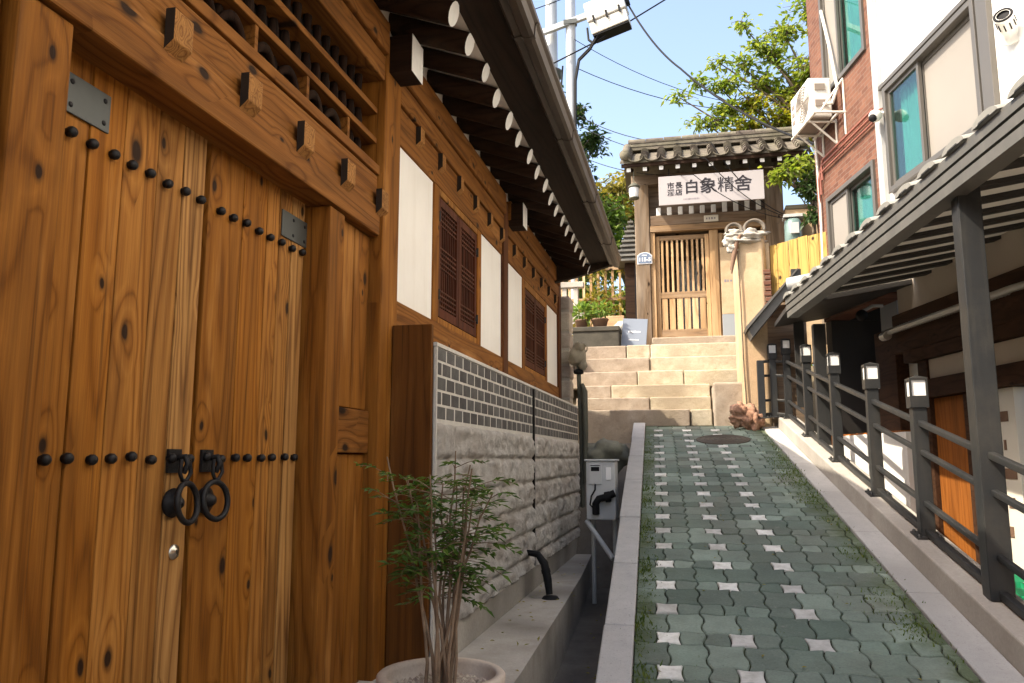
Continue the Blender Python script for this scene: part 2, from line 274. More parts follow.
# ------------------------------------------------------------------ mesh builder
class MB:
    def __init__(s): s.v = []; s.f = []; s.mi = []; s.sm = []
    def add(s, vs, fs, mi=0, sm=False):
        o = len(s.v); s.v += [tuple(p) for p in vs]
        for f in fs: s.f.append(tuple(i + o for i in f)); s.mi.append(mi); s.sm.append(sm)
        return s
    def box(s, x0, x1, y0, y1, z0, z1, mi=0, M4=None, faces=None):
        p = [Vector((x, y, z)) for z in (z0, z1) for y in (y0, y1) for x in (x0, x1)]
        if M4: p = [M4 @ q for q in p]
        fs = [(0, 2, 3, 1), (4, 5, 7, 6), (0, 1, 5, 4), (2, 6, 7, 3), (0, 4, 6, 2), (1, 3, 7, 5)]
        return s.add(p, fs, mi)
    def prism(s, poly, d, mi=0, capmi=None):
        """poly: 3-D points of a planar outline; d: extrusion vector"""
        n = len(poly); d = Vector(d); a = [Vector(p) for p in poly]; b = [p + d for p in a]
        s.add(a + b, [tuple(range(n - 1, -1, -1)), tuple(range(n, 2 * n))], mi if capmi is None else capmi)
        s.add(a + b, [(i, (i + 1) % n, n + (i + 1) % n, n + i) for i in range(n)], mi); return s
    def tube(s, pts, r, n=8, mi=0, cap=True, sm=True):
        pts = [Vector(p) for p in pts]; k = len(pts)
        rs = r if isinstance(r, (list, tuple)) else [r] * k
        vs = []; up = None
        for i, p in enumerate(pts):
            t = (pts[min(i + 1, k - 1)] - pts[max(i - 1, 0)]).normalized()
            if up is None: up = Vector((0, 0, 1)) if abs(t.z) < 0.9 else Vector((1, 0, 0))
            a = t.cross(up).normalized(); up = a.cross(t).normalized()
            for j in range(n):
                th = 2 * math.pi * j / n; vs.append(p + (a * math.cos(th) + up * math.sin(th)) * rs[i])
        fs = [(i * n + j, i * n + (j + 1) % n, (i + 1) * n + (j + 1) % n, (i + 1) * n + j) for i in range(k - 1) for j in range(n)]
        s.add(vs, fs, mi, sm)
        if cap: s.add(vs[:n], [tuple(range(n - 1, -1, -1))], mi); s.add(vs[-n:], [tuple(range(n))], mi)
        return s
    def lathe(s, prof, c, axis=(0, 0, 1), n=20, mi=0):
        ax = Vector(axis).normalized(); a = ax.orthogonal().normalized(); b = ax.cross(a); c = Vector(c); vs = []
        for (r, h) in prof:
            for j in range(n):
                th = 2 * math.pi * j / n; vs.append(c + ax * h + (a * math.cos(th) + b * math.sin(th)) * max(r, 1e-4))
        k = len(prof)
        fs = [(i * n + j, i * n + (j + 1) % n, (i + 1) * n + (j + 1) % n, (i + 1) * n + j) for i in range(k - 1) for j in range(n)]
        return s.add(vs, fs, mi, True)
    def torus(s, c, axis, R_, r, n=28, m=8, mi=0, a0=0.0, a1=2 * math.pi, ref=None):
        ax = Vector(axis).normalized(); a = Vector(ref).normalized() if ref else ax.orthogonal().normalized(); b = ax.cross(a); c = Vector(c)
        full = abs(a1 - a0 - 2 * math.pi) < 1e-6; k = n if full else n + 1
        pts = [c + (a * math.cos(a0 + (a1 - a0) * i / n) + b * math.sin(a0 + (a1 - a0) * i / n)) * R_ for i in range(k)]
        if full: pts += [pts[0]]
        return s.tube(pts, r, m, mi, cap=not full)
    def sphere(s, c, r, sc=(1, 1, 1), n=14, m=9, mi=0, rough=0.0, seed=0.0):
        vs = []; c = Vector(c)
        for i in range(m + 1):
            ph = math.pi * i / m
            for j in range(n):
                th = 2 * math.pi * j / n; d = Vector((math.sin(ph) * math.cos(th), math.sin(ph) * math.sin(th), math.cos(ph)))
                q = r * (1 + (rough * (mnoise.noise(d * 1.7 + Vector((seed, seed * 2, 0))) + 0.35 * mnoise.noise(d * 5.0 + Vector((seed, 0, 3))) + 0.2 * abs(mnoise.noise(d * 11.0 + Vector((0, seed, 1))))) if rough else 0))
                vs.append(c + Vector((d.x * sc[0], d.y * sc[1], d.z * sc[2])) * q)
        fs = [(i * n + j, (i + 1) * n + j, (i + 1) * n + (j + 1) % n, i * n + (j + 1) % n) for i in range(m) for j in range(n)]
        return s.add(vs, fs, mi, True)
    def build(s, name, mats, parent=None, bevel=0.0, origin=None, seg=2):
        me = bpy.data.meshes.new(name); mats = mats if isinstance(mats, (list, tuple)) else [mats]
        off = Vector((0, 0, 0))
        if parent is None and origin is None and s.v:
            xs, ys, zs = zip(*s.v); off = Vector(((min(xs) + max(xs)) / 2, (min(ys) + max(ys)) / 2, min(zs)))
        elif origin is not None: off = Vector(origin)
        me.from_pydata([(x - off.x, y - off.y, z - off.z) for x, y, z in s.v], [], s.f)
        for m in mats: me.materials.append(m)
        me.polygons.foreach_set("material_index", s.mi); me.polygons.foreach_set("use_smooth", s.sm); me.update()
        o = bpy.data.objects.new(name, me); col.objects.link(o); o.location = off
        if parent is not None:
            o.parent = parent
            o.matrix_parent_inverse = Matrix.Translation(-WLOC[parent.name]) if parent.name in WLOC else Matrix.Identity(4)
            o.matrix_parent_inverse = Matrix.Translation(-WLOC[parent.name])
        WLOC[o.name] = off.copy()
        if bevel:
            b = o.modifiers.new("bevel", 'BEVEL'); b.width = bevel; b.segments = seg; b.limit_method = 'ANGLE'; b.angle_limit = R(40)
        return o
WLOC = {}
def tag(o, label, cat, group=None, kind=None):
    if label: o["label"] = label
    if cat: o["category"] = cat
    if group: o["group"] = group
    if kind: o["kind"] = kind
    return o
def thing(name, loc, label, cat, group=None):
    o = bpy.data.objects.new(name, None); col.objects.link(o); o.location = loc; o.empty_display_size = 0.2
    WLOC[o.name] = Vector(loc); return tag(o, label, cat, group)
def struct(mb, name, mat, **k):
    o = mb.build(name, mat, origin=(0, 0, 0), **k); o["kind"] = "structure"; return o
def text(body, size, mat, M4, parent, name, ext=0.003, bold=0.0, sx=1.0):
    c = bpy.data.curves.new(name, 'FONT'); c.body = body; c.size = size; c.extrude = ext; c.offset = bold
    c.align_x = 'CENTER'; c.align_y = 'CENTER'; c.resolution_u = 3
    t = bpy.data.objects.new(name, c); col.objects.link(t)
    bpy.context.view_layer.update()
    me = bpy.data.meshes.new_from_object(t.evaluated_get(bpy.context.evaluated_depsgraph_get()))
    bpy.data.objects.remove(t); bpy.data.curves.remove(c)
    me.transform(M4 @ Matrix.Diagonal((sx, 1, 1, 1))); me.materials.clear(); me.materials.append(mat)
    o = bpy.data.objects.new(name, me); col.objects.link(o); o.parent = parent; o.matrix_parent_inverse = Matrix.Translation(-WLOC[parent.name]); WLOC[o.name] = Vector((0, 0, 0)); return o
def facing(x, y, z): return Matrix.Translation((x, y, z)) @ Matrix.Rotation(R(90), 4, 'X')   # text that faces -Y
def jit(a): return random.uniform(-a, a)

PS = 0.196                                      # the lane climbs this much per metre
def pz(y): return -1.70 + PS * y
def lx(l, y): return l - 0.0404 * y

# ------------------------------------------------------------------ ground
def gz(x, y):
    base = -1.95 if y < 9.5 else -1.95 + min(1, (y - 9.5) / 3.0) * 3.3
    if y > 17: base += (y - 17) * 0.10 if y < 80 else 6.3 + (y - 80) * 0.01
    if x < -6 and y > 13: base += min(3.0, (-x - 6) * 0.2)
    return base
gx = [-400, -120, -40, -15, -8, -6, -4, -2, 0, 2, 4, 6, 9, 15, 40, 120, 400]; gy = [-400, -100, -30, -10, 0, 5, 9.5, 10.5, 11.5, 12.5, 14, 17, 20, 25, 32, 45, 80, 160, 500]
b = MB(); b.add([(x, y, gz(x, y)) for y in gy for x in gx], [(j * len(gx) + i, j * len(gx) + i + 1, (j + 1) * len(gx) + i + 1, (j + 1) * len(gx) + i) for j in range(len(gy) - 1) for i in range(len(gx) - 1)], 0, True)
struct(b, 'ground', M['soil'])
# lane: bed, pavers
Y0, Y1 = -3.0, 10.92
b = MB()
def quad_strip(b, l0, l1, dz, y0, y1, mi=0):
    b.add([(lx(l0, y0), y0, pz(y0) + dz), (lx(l1, y0), y0, pz(y0) + dz), (lx(l1, y1), y1, pz(y1) + dz), (lx(l0, y1), y1, pz(y1) + dz)], [(0, 1, 2, 3)], mi)
def slab(b, l0, l1, y0, y1, top0, thick, mi=0):
    """a block that follows the lane's slope; its foot lies `thick` below"""
    p = [(lx(l, y), y, pz(y) + d) for d in (top0 - thick, top0) for y in (y0, y1) for l in (l0, l1)]
    b.add(p, [(0, 2, 3, 1), (4, 5, 7, 6), (0, 1, 5, 4), (2, 6, 7, 3), (0, 4, 6, 2), (1, 3, 7, 5)], mi)
slab(b, -0.127, 1.333, Y0, Y1, -0.014, 0.9); struct(b, 'path_bed', M['joint'])
P_, Q_, XW, YW, HA = 0.355, 0.368, 0.037, 4.20, 0.135
A_ = 0.0075
b = MB()
def wav(x): return -A_ * math.cos(2 * math.pi * (x - XW) / (P_ / 2))
def paver(xlf, xrf, yb, yt, ybs, yts, mi):
    """edges: functions of the other coordinate; ybs / yts: sign of the wave on lower / upper edge"""
    def ring(e, dz):
        pts = []; n = 7
        def pt(sx, ty):
            y = yb + (yt - yb) * ty; xl, xr = xlf(y) + e, xrf(y) - e; x = xl + (xr - xl) * sx
            lo = yb + ybs * wav(x) + e; hi = yt + yts * wav(x) - e; return (x, lo + (hi - lo) * ty)
        for i in range(n): pts.append(pt(i / n, 0))
        for i in range(5): pts.append(pt(1, i / 5))
        for i in range(n): pts.append(pt(1 - i / n, 1))
        for i in range(5): pts.append(pt(0, 1 - i / 5))
        return pts
    tilt = jit(0.014); h = jit(0.0035); tx = jit(0.014); n = 24
    cx, cy = (xlf(yb) + xrf(yb)) / 2, (yb + yt) / 2; vs = []
    for e, dz in ((0.0035, -0.016), (0.0035, -0.005), (0.008, 0.0)):
        for x, y in ring(e, dz):
            x = min(max(x, -0.122), 1.328)
            vs.append((lx(x, y), y, pz(y) + dz + h + (x - cx) * tx + (y - cy) * tilt))
    fs = [(k * n + i, k * n + (i + 1) % n, (k + 1) * n + (i + 1) % n, (k + 1) * n + i) for k in range(2) for i in range(n)] + [tuple(range(2 * n, 3 * n))]
    b.add(vs, fs, mi)
rows = range(-8, 19)
for rI in rows:
    yc = YW + rI * Q_
    a0, a1, b1 = yc - HA / 2, yc + HA / 2, yc + Q_ - HA / 2
    if b1 > Y1 - 0.0 or a0 < 1.0: continue
    for k in range(-1, 5):
        xw = XW + k * P_; xb0, xb1 = xw - P_ / 2, xw + P_ / 2
        if xb1 < -0.10 or xb0 > 1.31: continue
        zig0 = (lambda X: (lambda y: X + 0.011 * math.sin(2 * math.pi * (y - YW) / (Q_ / 2))))(xb0)
        zig1 = (lambda X: (lambda y: X + 0.011 * math.sin(2 * math.pi * (y - YW) / (Q_ / 2))))(xb1)
        wl = (lambda X, yc: (lambda y: X - 0.062 + 0.008 * math.cos(math.pi * (y - yc) / HA)))(xw, yc)
        wr = (lambda X, yc: (lambda y: X + 0.062 - 0.008 * math.cos(math.pi * (y - yc) / HA)))(xw, yc)
        if xb0 > -0.17: paver(zig0, wl, a0, a1, -1, 1, 0)
        white = 0 <= k <= 2 and random.random() > 0.04
        if xw - 0.05 > -0.12 and xw + 0.05 < 1.33: paver(wl, wr, a0, a1, -1, 1, 1 if white else 0)
        if xw + 0.09 < 1.31: paver(wr, zig1, a0, a1, -1, 1, 0)
        zm = (lambda X: (lambda y: X - 0.009 * math.sin(2 * math.pi * (y - YW) / (Q_ / 2))))(xw)
        if xw < -0.09 or xw > 1.29: paver(zig0, zig1, a1, b1, 1, -1, 0)
        else:
            if xb0 > -0.30: paver(zig0, zm, a1, b1, 1, -1, 0)
            paver(zm, zig1, a1, b1, 1, -1, 0)
struct(b, 'path', [M['paver'], M['paver_white']])
# left kerb of the lane: single granite blocks standing in the gutter
yb_ = [1.2, 2.3, 3.3, 4.25, 5.2, 6.25, 7.5, 8.6, 9.75, 10.9]
for i in range(len(yb_) - 1):
    b = MB(); slab(b, -0.282 + jit(0.004), -0.129, yb_[i] + 0.005, yb_[i + 1] - 0.005, 0.035 + jit(0.005), 0.62)
    o = b.build('kerb_stone', M['granite'], bevel=0.008)
    tag(o, 'long grey granite kerb block in the row between the gutter and the paved lane', 'kerb stone', 'granite kerb blocks along the gutter')
# right kerb: flat granite slabs and a concrete upstand carrying the railing
b = MB(); y = -2.0
while y < 10.85:
    y2 = min(10.9, y + 1.15); slab(b, 1.338, 1.512, y + 0.003, y2 - 0.003, 0.012, 0.4); y = y2
struct(b, 'kerb', M['granite'], bevel=0.006)
b = MB(); slab(b, 1.515, 1.74, -2.0, 10.55, 0.15, 1.6); struct(b, 'kerb_upstand', M['upstand'], bevel=0.012)
b = MB(); b.box(1.0, 6.0, -8, 9.4, -1.6, -1.2); struct(b, 'terrace_floor', M['concrete'])
# gutter, plinth ledge
b = MB()
b.add([(-1.1, -3, -1.62), (-0.2, -3, -1.62), (-0.5, 9.0, -1.4), (-1.3, 9.0, -1.4), (-0.6, 10.9, 0.2), (-1.6, 10.9, 0.2)], [(0, 1, 2, 3), (3, 2, 4, 5)])
struct(b, 'gutter_floor', M['gutterfloor'])
b = MB(); pts = [(-0.84, 0.5), (-0.86, 3.0), (-0.88, 4.2), (-0.95, 6.0), (-1.02, 7.6), (-1.10, 8.9), (-1.16, 9.75)]
b.prism([(-1.75, 0.5, -1.09)] + [(x, y, -1.09) for x, y in pts] + [(-1.75, 9.75, -1.09)], (0, 0, -0.8)); struct(b, 'ledge', M['concrete'], bevel=0.03, seg=3)

# ------------------------------------------------------------------ stairs
S = thing('stone_stairs', (-0.5, 11.7, 0.4), 'flight of six pale stone steps climbing from the paved lane to the gate', 'stairs')
zs = [0.44, 0.64, 0.84, 1.04, 1.27, 1.51, 1.745]; ysf = [10.95, 11.25, 11.55, 11.87, 12.19, 12.51]
cuts = [[-1.55, 0.02, 0.31], [-1.55, -0.52, 0.31], [-1.55, -1.08, 0.31], [-1.7, -0.72, -0.05, 0.85], [-1.7, -0.55, 0.85], [-1.8, -0.92, -0.55, 0.86]]
for i in range(6):
    b = MB(); c = cuts[i]
    y2 = ysf[i] + 0.42 if i < 5 else 13.35
    for k in range(len(c) - 1):
        b.box(c[k] + 0.005, c[k + 1] - 0.005, ysf[i] + jit(0.018), y2, zs[i] - (0.02 if i else 0.5), zs[i + 1] - 0.004 * (i % 2) + jit(0.006))
    b.build('step', M['step'], S, bevel=0.014)
b = MB(); b.box(0.325, 0.76, 10.86, 11.6, 0.0, 0.99); b.build('cheek_block', M['step'], S, bevel=0.03)
b = MB(); b.box(-2.6, 1.3, 13.35, 16.0, 1.1, 1.742); b.box(-2.6, -1.72, 11.9, 13.345, 1.0, 1.738); struct(b, 'landing', M['step'])
b = MB(); b.sphere((0.68, 10.47, 0.53), 0.14, (0.95, 0.7, 0.95), 44, 30, 0, 0.8, 3.1); b.sphere((0.80, 10.45, 0.45), 0.11, (1, 0.8, 1), 40, 28, 0, 0.8, 5.2); b.sphere((0.61, 10.44, 0.60), 0.08, (1.2, 0.8, 0.8), 16, 10, 0, 0.7, 8.0)
tag(b.build('rock', M['rock']), 'rugged red brown rock lying at the foot of the steps against the cream pillar', 'rock')
b = MB(); b.lathe([(0.0, 0.004), (0.30, 0.004), (0.31, 0.0), (0.31, -0.02)], (0, 0, 0), (0, 0, 1), 32)
for k in range(5): b.torus((0, 0, 0.004), (0, 0, 1), 0.05 + 0.055 * k, 0.005, 28, 6)
o = b.build('manhole_cover', M['manhole'], origin=(0, 0, 0)); ym = 9.75; o.location = (lx(0.78, ym), ym, pz(ym) + 0.008); o.rotation_euler = (math.atan(PS), 0, 0)
tag(o, 'round rusty brown manhole cover set in the green pavers near the steps', 'manhole cover')

# ------------------------------------------------------------------ left timber house
W = -1.6
H = thing('timber_house', (-1.6, 4.0, -1.1), 'traditional timber house with plank gate, lattice shutters and deep eaves along the lane', 'house')
def part(b, name, mat, parent=None, bevel=0.0, **k): return b.build(name, mat, parent or H, bevel, **k)
YN, YF = -4.0, 9.68
# plaster panels between the timbers and the wall's core
for y0, y1 in ((4.14, 4.84), (6.07, 6.80), (6.98, 7.72), (9.13, 9.90)):
    part(MB().box(W - 0.12, W, y0, y1, 0.86, 1.80), 'wall', M['plaster'])
part(MB().box(-6.0, W - 0.13, 3.95, 9.9, -1.2, 2.45), 'house_core', M['plaster'])
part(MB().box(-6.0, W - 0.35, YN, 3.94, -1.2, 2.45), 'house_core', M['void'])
# columns
for y0, y1, x, m in ((3.90, 4.14, W + 0.035, 'jamb'), (6.80, 6.98, W + 0.03, 'col_dark'), (9.91, 10.08, W + 0.03, 'col_dark')):
    part(MB().box(x - 0.25, x, y0, y1, -1.15, 2.32), 'column', M[m], bevel=0.008)
# beams over the plaster, the sill beam
for y0, y1 in ((4.145, 6.795), (6.985, 9.905)):
    part(MB().box(W - 0.15, W + 0.012, y0, y1, 1.803, 2.03), 'lintel', M['beam'], bevel=0.006)
    part(MB().box(W - 0.15, W + 0.03, y0, y1, 2.034, 2.17), 'beam', M['beam'], bevel=0.006)
    part(MB().box(W - 0.15, W + 0.055, y0, y1, 2.174, 2.36), 'beam', M['beam'], bevel=0.012)
    part(MB().box(W - 0.15, W + 0.02, y0, y1, 0.735, 0.875), 'sill_beam', M['beam'], bevel=0.006)
def peg(y, z, x, hw=0.05, hh=0.065, d=0.032):
    b = MB(); x1 = x + d
    b.add([(x, y - hw, z - hh), (x, y + hw, z - hh), (x, y + hw, z + hh), (x, y - hw, z + hh), (x1, y - hw, z - hh * .55), (x1, y + hw, z - hh * .55), (x1, y + hw, z + hh), (x1, y - hw, z + hh)], [(4, 5, 6, 7), (0, 1, 5, 4), (1, 2, 6, 5), (3, 7, 6, 2)])
    b.add([(x, y - hw, z - hh), (x1, y - hw, z - hh * .55), (x1, y - hw, z + hh), (x, y - hw, z + hh)], [(0, 1, 2, 3)], 1)
    part(b, 'peg', [M['peg'], M['peg_shade']], bevel=0.005)
for k in range(6): peg(4.50 + 0.45 * k, 1.965, W + 0.012, 0.04, 0.06)
for k in range(6): peg(7.28 + 0.48 * k, 1.95, W + 0.012, 0.04, 0.06)
# gate bay: jambs, lintel, pegs, transom lattice
part(MB().box(W - 0.30, W, 1.55, 1.73, -1.15, 1.168), 'jamb', M['jamb'], bevel=0.008)
part(MB().box(W - 0.30, W, 3.335, 3.50, -1.15, 1.168), 'jamb', M['jamb'], bevel=0.008)
part(MB().box(W - 0.22, W - 0.02, 0.6, 1.515, -1.15, 1.168), 'side_board', M['jamb'], bevel=0.006)
part(MB().box(W - 0.22, W - 0.035, 3.51, 3.69, -1.15, 0.02), 'side_board', M['jamb'], bevel=0.005); part(MB().box(W - 0.22, W - 0.037, 3.70, 3.895, -1.15, 0.02), 'side_board', M['jamb'], bevel=0.005)
part(MB().box(W - 0.22, W - 0.035, 3.51, 3.695, 0.245, 1.168), 'side_board', M['jamb'], bevel=0.005); part(MB().box(W - 0.22, W - 0.036, 3.705, 3.895, 0.245, 1.168), 'side_board', M['jamb'], bevel=0.005)
part(MB().box(W - 0.22, W - 0.015, 3.51, 3.895, 0.025, 0.24), 'cross_block', M['beam'], bevel=0.006)
part(MB().box(W - 0.30, W + 0.02, YN, 3.895, 1.172, 1.325), 'lintel', M['beam'], bevel=0.008)
part(MB().box(W - 0.30, W + 0.01, YN, 3.895, 1.175, 1.19), 'lintel_bead', M['beam'], bevel=0.004)
part(MB().box(W - 0.30, W, YN, 3.895, 1.330, 1.505), 'beam', M['beam'], bevel=0.006)
for k in range(6): peg(1.68 + 0.44 * k, 1.345, W + 0.02, 0.050, 0.068, 0.034)
part(MB().box(W - 0.20, W + 0.012, YN, 3.895, 1.51, 1.56), 'lattice_rail', M['beam'], bevel=0.004)
part(MB().box(W - 0.10, W - 0.01, YN, 3.895, 1.690, 1.722), 'lattice_rail', M['beam'], bevel=0.003)
part(MB().box(W - 0.10, W - 0.01, YN, 3.895, 1.86, 1.892), 'lattice_rail', M['beam'], bevel=0.003)
for k in range(10):
    y = -0.42 + 0.44 * k
    part(MB().box(W - 0.09, W - 0.015, y - 0.012, y + 0.012, 1.561, 1.689), 'mullion', M['beam'], bevel=0.002)
b = MB()
for k in range(9):
    y = -0.2 + 0.44 * k
    for s_ in (-1, 1):
        pts = [(W - 0.05, y + s_ * (0.02 + 0.17 * t), 1.565 + 0.095 * math.sin(math.pi * (0.15 + 0.75 * t))) for t in [i / 10 for i in range(11)]]
        b.tube(pts, [0.012 + 0.012 * math.sin(math.pi * i / 10) for i in range(11)], 6)
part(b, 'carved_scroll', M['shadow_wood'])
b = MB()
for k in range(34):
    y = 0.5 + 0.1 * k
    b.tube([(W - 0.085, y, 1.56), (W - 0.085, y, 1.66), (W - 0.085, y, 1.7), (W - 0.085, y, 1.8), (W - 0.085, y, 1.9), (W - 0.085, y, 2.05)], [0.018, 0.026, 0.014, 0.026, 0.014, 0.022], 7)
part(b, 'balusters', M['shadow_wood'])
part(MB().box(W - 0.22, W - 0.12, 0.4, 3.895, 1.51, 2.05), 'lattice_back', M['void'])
part(MB().box(W - 0.20, W + 0.03, YN, 3.895, 2.05, 2.19), 'beam', M['beam'], bevel=0.008)
part(MB().box(W - 0.20, W + 0.055, YN, 3.895, 2.195, 2.38), 'beam', M['beam'], bevel=0.01)
# door leaves of planks with studs
XD = -1.72
def studs(leaf, ys, z):
    for y in ys:
        b = MB(); b.lathe([(0.013, 0.0), (0.013, 0.009), (0.0165, 0.010), (0.0160, 0.020), (0.011, 0.027), (0.0, 0.029)], (XD, y + jit(0.006), z + jit(0.006)), (1, 0, 0), 12); part(b, 'stud', M['iron'], leaf)
def leaf(bounds, name='door_leaf'):
    b = MB()
    for y0, y1 in zip(bounds[:-1], bounds[1:]): b.box(XD - 0.05, XD + jit(0.002), y0 + 0.0028, y1 - 0.0028, -1.06, 1.20)
    return part(b, name, M['door'], bevel=0.003)
L1 = leaf([1.735, 1.95, 2.10, 2.265, 2.405, 2.537]); L2 = leaf([2.562, 2.80, 2.985, 3.09, 3.20, 3.318])
studs(L1, [1.78, 1.87, 1.945, 2.04, 2.12, 2.21, 2.31, 2.40, 2.50], 0.93); studs(L2, [2.62, 2.71, 2.81, 2.90, 3.0, 3.09, 3.19, 3.28], 0.93)
studs(L1, [1.78, 1.87, 1.945, 2.04, 2.12, 2.21, 2.31, 2.41, 2.51], 0.0); studs(L2, [2.62, 2.71, 2.81, 2.90, 3.0, 3.09, 3.19, 3.28], 0.0)
studs(L1, [1.78, 1.87, 1.945, 2.04, 2.12, 2.21, 2.31, 2.41, 2.51], -1.0); studs(L2, [2.62, 2.71, 2.81, 2.90, 3.0, 3.09, 3.19, 3.28], -1.0)
for lf, y0, y1, z0, z1 in ((L1, 1.76, 2.02, 0.985, 1.105), (L2, 3.10, 3.331, 0.965, 1.085)):
    b = MB(); b.box(XD + 0.001, XD + 0.007, y0, y1, z0, z1)
    for y in (y0 + 0.1, y1 - 0.025):
        for z in (z0 + 0.025, z1 - 0.025): b.lathe([(0.009, 0.0), (0.007, 0.004), (0.0, 0.005)], (XD + 0.007, y, z), (1, 0, 0), 8, 1)
    part(b, 'hinge_plate', [M['steel_plate'], M['iron']], lf, bevel=0.002)
for lf, yc, s_ in ((L1, 2.440, 1), (L2, 2.630, -1)):
    b = MB(); b.box(XD, XD + 0.01, yc - 0.035, yc + 0.035, -0.05, 0.03)
    b.lathe([(0.045, 0), (0.05, 0.012), (0.03, 0.022), (0.016, 0.045), (0.0, 0.05)], (XD, yc, -0.15), (1, 0, 0), 18)
    b.tube([(XD + 0.01, yc, 0.0), (XD + 0.05, yc, 0.005), (XD + 0.06, yc, -0.02), (XD + 0.045, yc, -0.05)], 0.010, 8)
    b.tube([(XD + 0.05, yc - 0.022, -0.005), (XD + 0.052, yc - 0.03, -0.05), (XD + 0.05, yc - 0.012, -0.075), (XD + 0.05, yc + 0.012, -0.075), (XD + 0.052, yc + 0.03, -0.05), (XD + 0.05, yc + 0.022, -0.005)], 0.007, 7)
    part(b, 'handle_mount', M['iron'], lf)
    b = MB(); b.torus((XD + 0.058, yc + 0.012 * s_, -0.150), (1, 0.10 * s_, 0.12), 0.066, 0.0105, 36, 9); part(b, 'ring_handle', M['iron'], lf)
b = MB(); b.lathe([(0.0, 0.012), (0.012, 0.012), (0.014, 0.008), (0.024, 0.006), (0.026, 0.0)], (XD, 2.475, -0.315), (1, 0, 0), 18); b.box(XD + 0.012, XD + 0.0135, 2.4735, 2.4765, -0.322, -0.308, 1); part(b, 'lock', [M['lock'], M['iron']], L1)
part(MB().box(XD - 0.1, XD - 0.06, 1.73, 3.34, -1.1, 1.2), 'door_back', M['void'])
part(MB().box(W - 0.30, W - 0.03, 0.6, 3.895, -1.30, -1.08), 'threshold', M['beam'], bevel=0.01)
# lattice shutter windows
def shutter_window(y0, y1, z0=0.93, z1=1.745):
    b = MB(); t = 0.075
    b.box(W - 0.1, W + 0.012, y0 + 0.002, y0 + t + 0.04, 0.877, 1.80); b.box(W - 0.1, W + 0.012, y1 - t - 0.04, y1 - 0.002, 0.877, 1.80)
    b.box(W - 0.1, W + 0.010, y0 + t + 0.042, y1 - t - 0.042, 0.877, z0 - 0.01); b.box(W - 0.1, W + 0.010, y0 + t + 0.042, y1 - t - 0.042, z1 + 0.008, 1.80)
    fr = part(b, 'window', M['jamb'], bevel=0.004)
    ya, yb = y0 + t + 0.045, y1 - t - 0.045; ym = (ya + yb) / 2
    for a, c, hy in ((ya, ym - 0.004, ya), (ym + 0.004, yb, yb)):
        b = MB(); e = 0.05; X = W + 0.004
        b.box(X - 0.04, X, a, a + e, z0, z1); b.box(X - 0.04, X, c - e, c, z0, z1); b.box(X - 0.04, X - 0.001, a + e, c - e, z0, z0 + 0.06); b.box(X - 0.04, X - 0.001, a + e, c - e, z1 - 0.055, z1)
        b.box(X - 0.042, X - 0.036, a + e, c - e, z0 + 0.05, z1 - 0.05, 1)
        nb = max(4, int((c - a - 2 * e) / 0.042))
        for i in range(1, nb):
            y = a + e + (c - a - 2 * e) * i / nb; b.box(X - 0.030, X - 0.008, y - 0.0055, y + 0.0055, z0 + 0.06, z1 - 0.055, 2)
        for zc, n in ((z0 + 0.13, 4), ((z0 + z1) / 2, 5), (z1 - 0.13, 4)):
            for i in range(n):
                z = zc + (i - (n - 1) / 2) * 0.034; b.box(X - 0.026, X - 0.0045, a + e, c - e, z - 0.0055, z + 0.0055, 2)
        part(b, 'shutter', [M['lat_red'], M['void'], M['lat_red']], fr, bevel=0.0)
        for z in (z0 + 0.14, z1 - 0.14):
            b = MB(); b.tube([(X + 0.006, hy, z - 0.035), (X + 0.006, hy, z + 0.035)], 0.010, 8); b.box(X, X + 0.004, hy - 0.03, hy + 0.03, z - 0.02, z + 0.02); part(b, 'hinge', M['iron'], fr)
shutter_window(4.84, 6.07); shutter_window(7.72, 9.13, 0.93, 1.72)
# eaves: round rafters with white painted ends, plaster between, boards, gutter, tiles
RS = 0.37
yr = 1.15; RY = []
k = 0
while True:
    y = 3.72 - 0.342 * 13 + 0.342 * k
    if y > 9.66: break
    RY.append(y); k += 1
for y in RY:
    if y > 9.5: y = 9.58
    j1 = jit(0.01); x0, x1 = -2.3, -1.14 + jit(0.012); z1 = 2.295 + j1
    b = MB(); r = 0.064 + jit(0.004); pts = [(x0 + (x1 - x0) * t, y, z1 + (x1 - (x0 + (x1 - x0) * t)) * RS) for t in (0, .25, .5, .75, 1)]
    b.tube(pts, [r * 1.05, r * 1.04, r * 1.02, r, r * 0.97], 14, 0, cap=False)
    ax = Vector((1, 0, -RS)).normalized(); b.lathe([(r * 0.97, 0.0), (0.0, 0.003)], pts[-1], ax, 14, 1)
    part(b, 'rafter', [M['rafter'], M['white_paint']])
def zr(x): return 2.295 + (-1.14 - x) * RS
b = MB(); b.prism([(-2.3, YN, zr(-2.3) + 0.062), (-1.125, YN, zr(-1.125) + 0.062), (-1.125, YN, zr(-1.125) + 0.085), (-2.3, YN, zr(-2.3) + 0.085)], (0, YF - YN, 0)); part(b, 'eave_plaster', M['plaster'])
part(MB().box(-1.64, -1.60, YN, 9.9, 2.38, 2.66), 'eave_plaster', M['plaster'])
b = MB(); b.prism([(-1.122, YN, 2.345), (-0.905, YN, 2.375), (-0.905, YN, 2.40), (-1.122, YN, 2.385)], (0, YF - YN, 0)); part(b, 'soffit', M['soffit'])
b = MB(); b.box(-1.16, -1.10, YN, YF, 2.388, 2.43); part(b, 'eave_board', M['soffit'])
gp = [(-0.915, 2.46), (-0.905, 2.360), (-0.885, 2.335), (-0.850, 2.345), (-0.842, 2.333), (-0.800, 2.325), (-0.778, 2.335), (-0.772, 2.40), (-0.755, 2.415), (-0.755, 2.445), (-0.79, 2.445)]
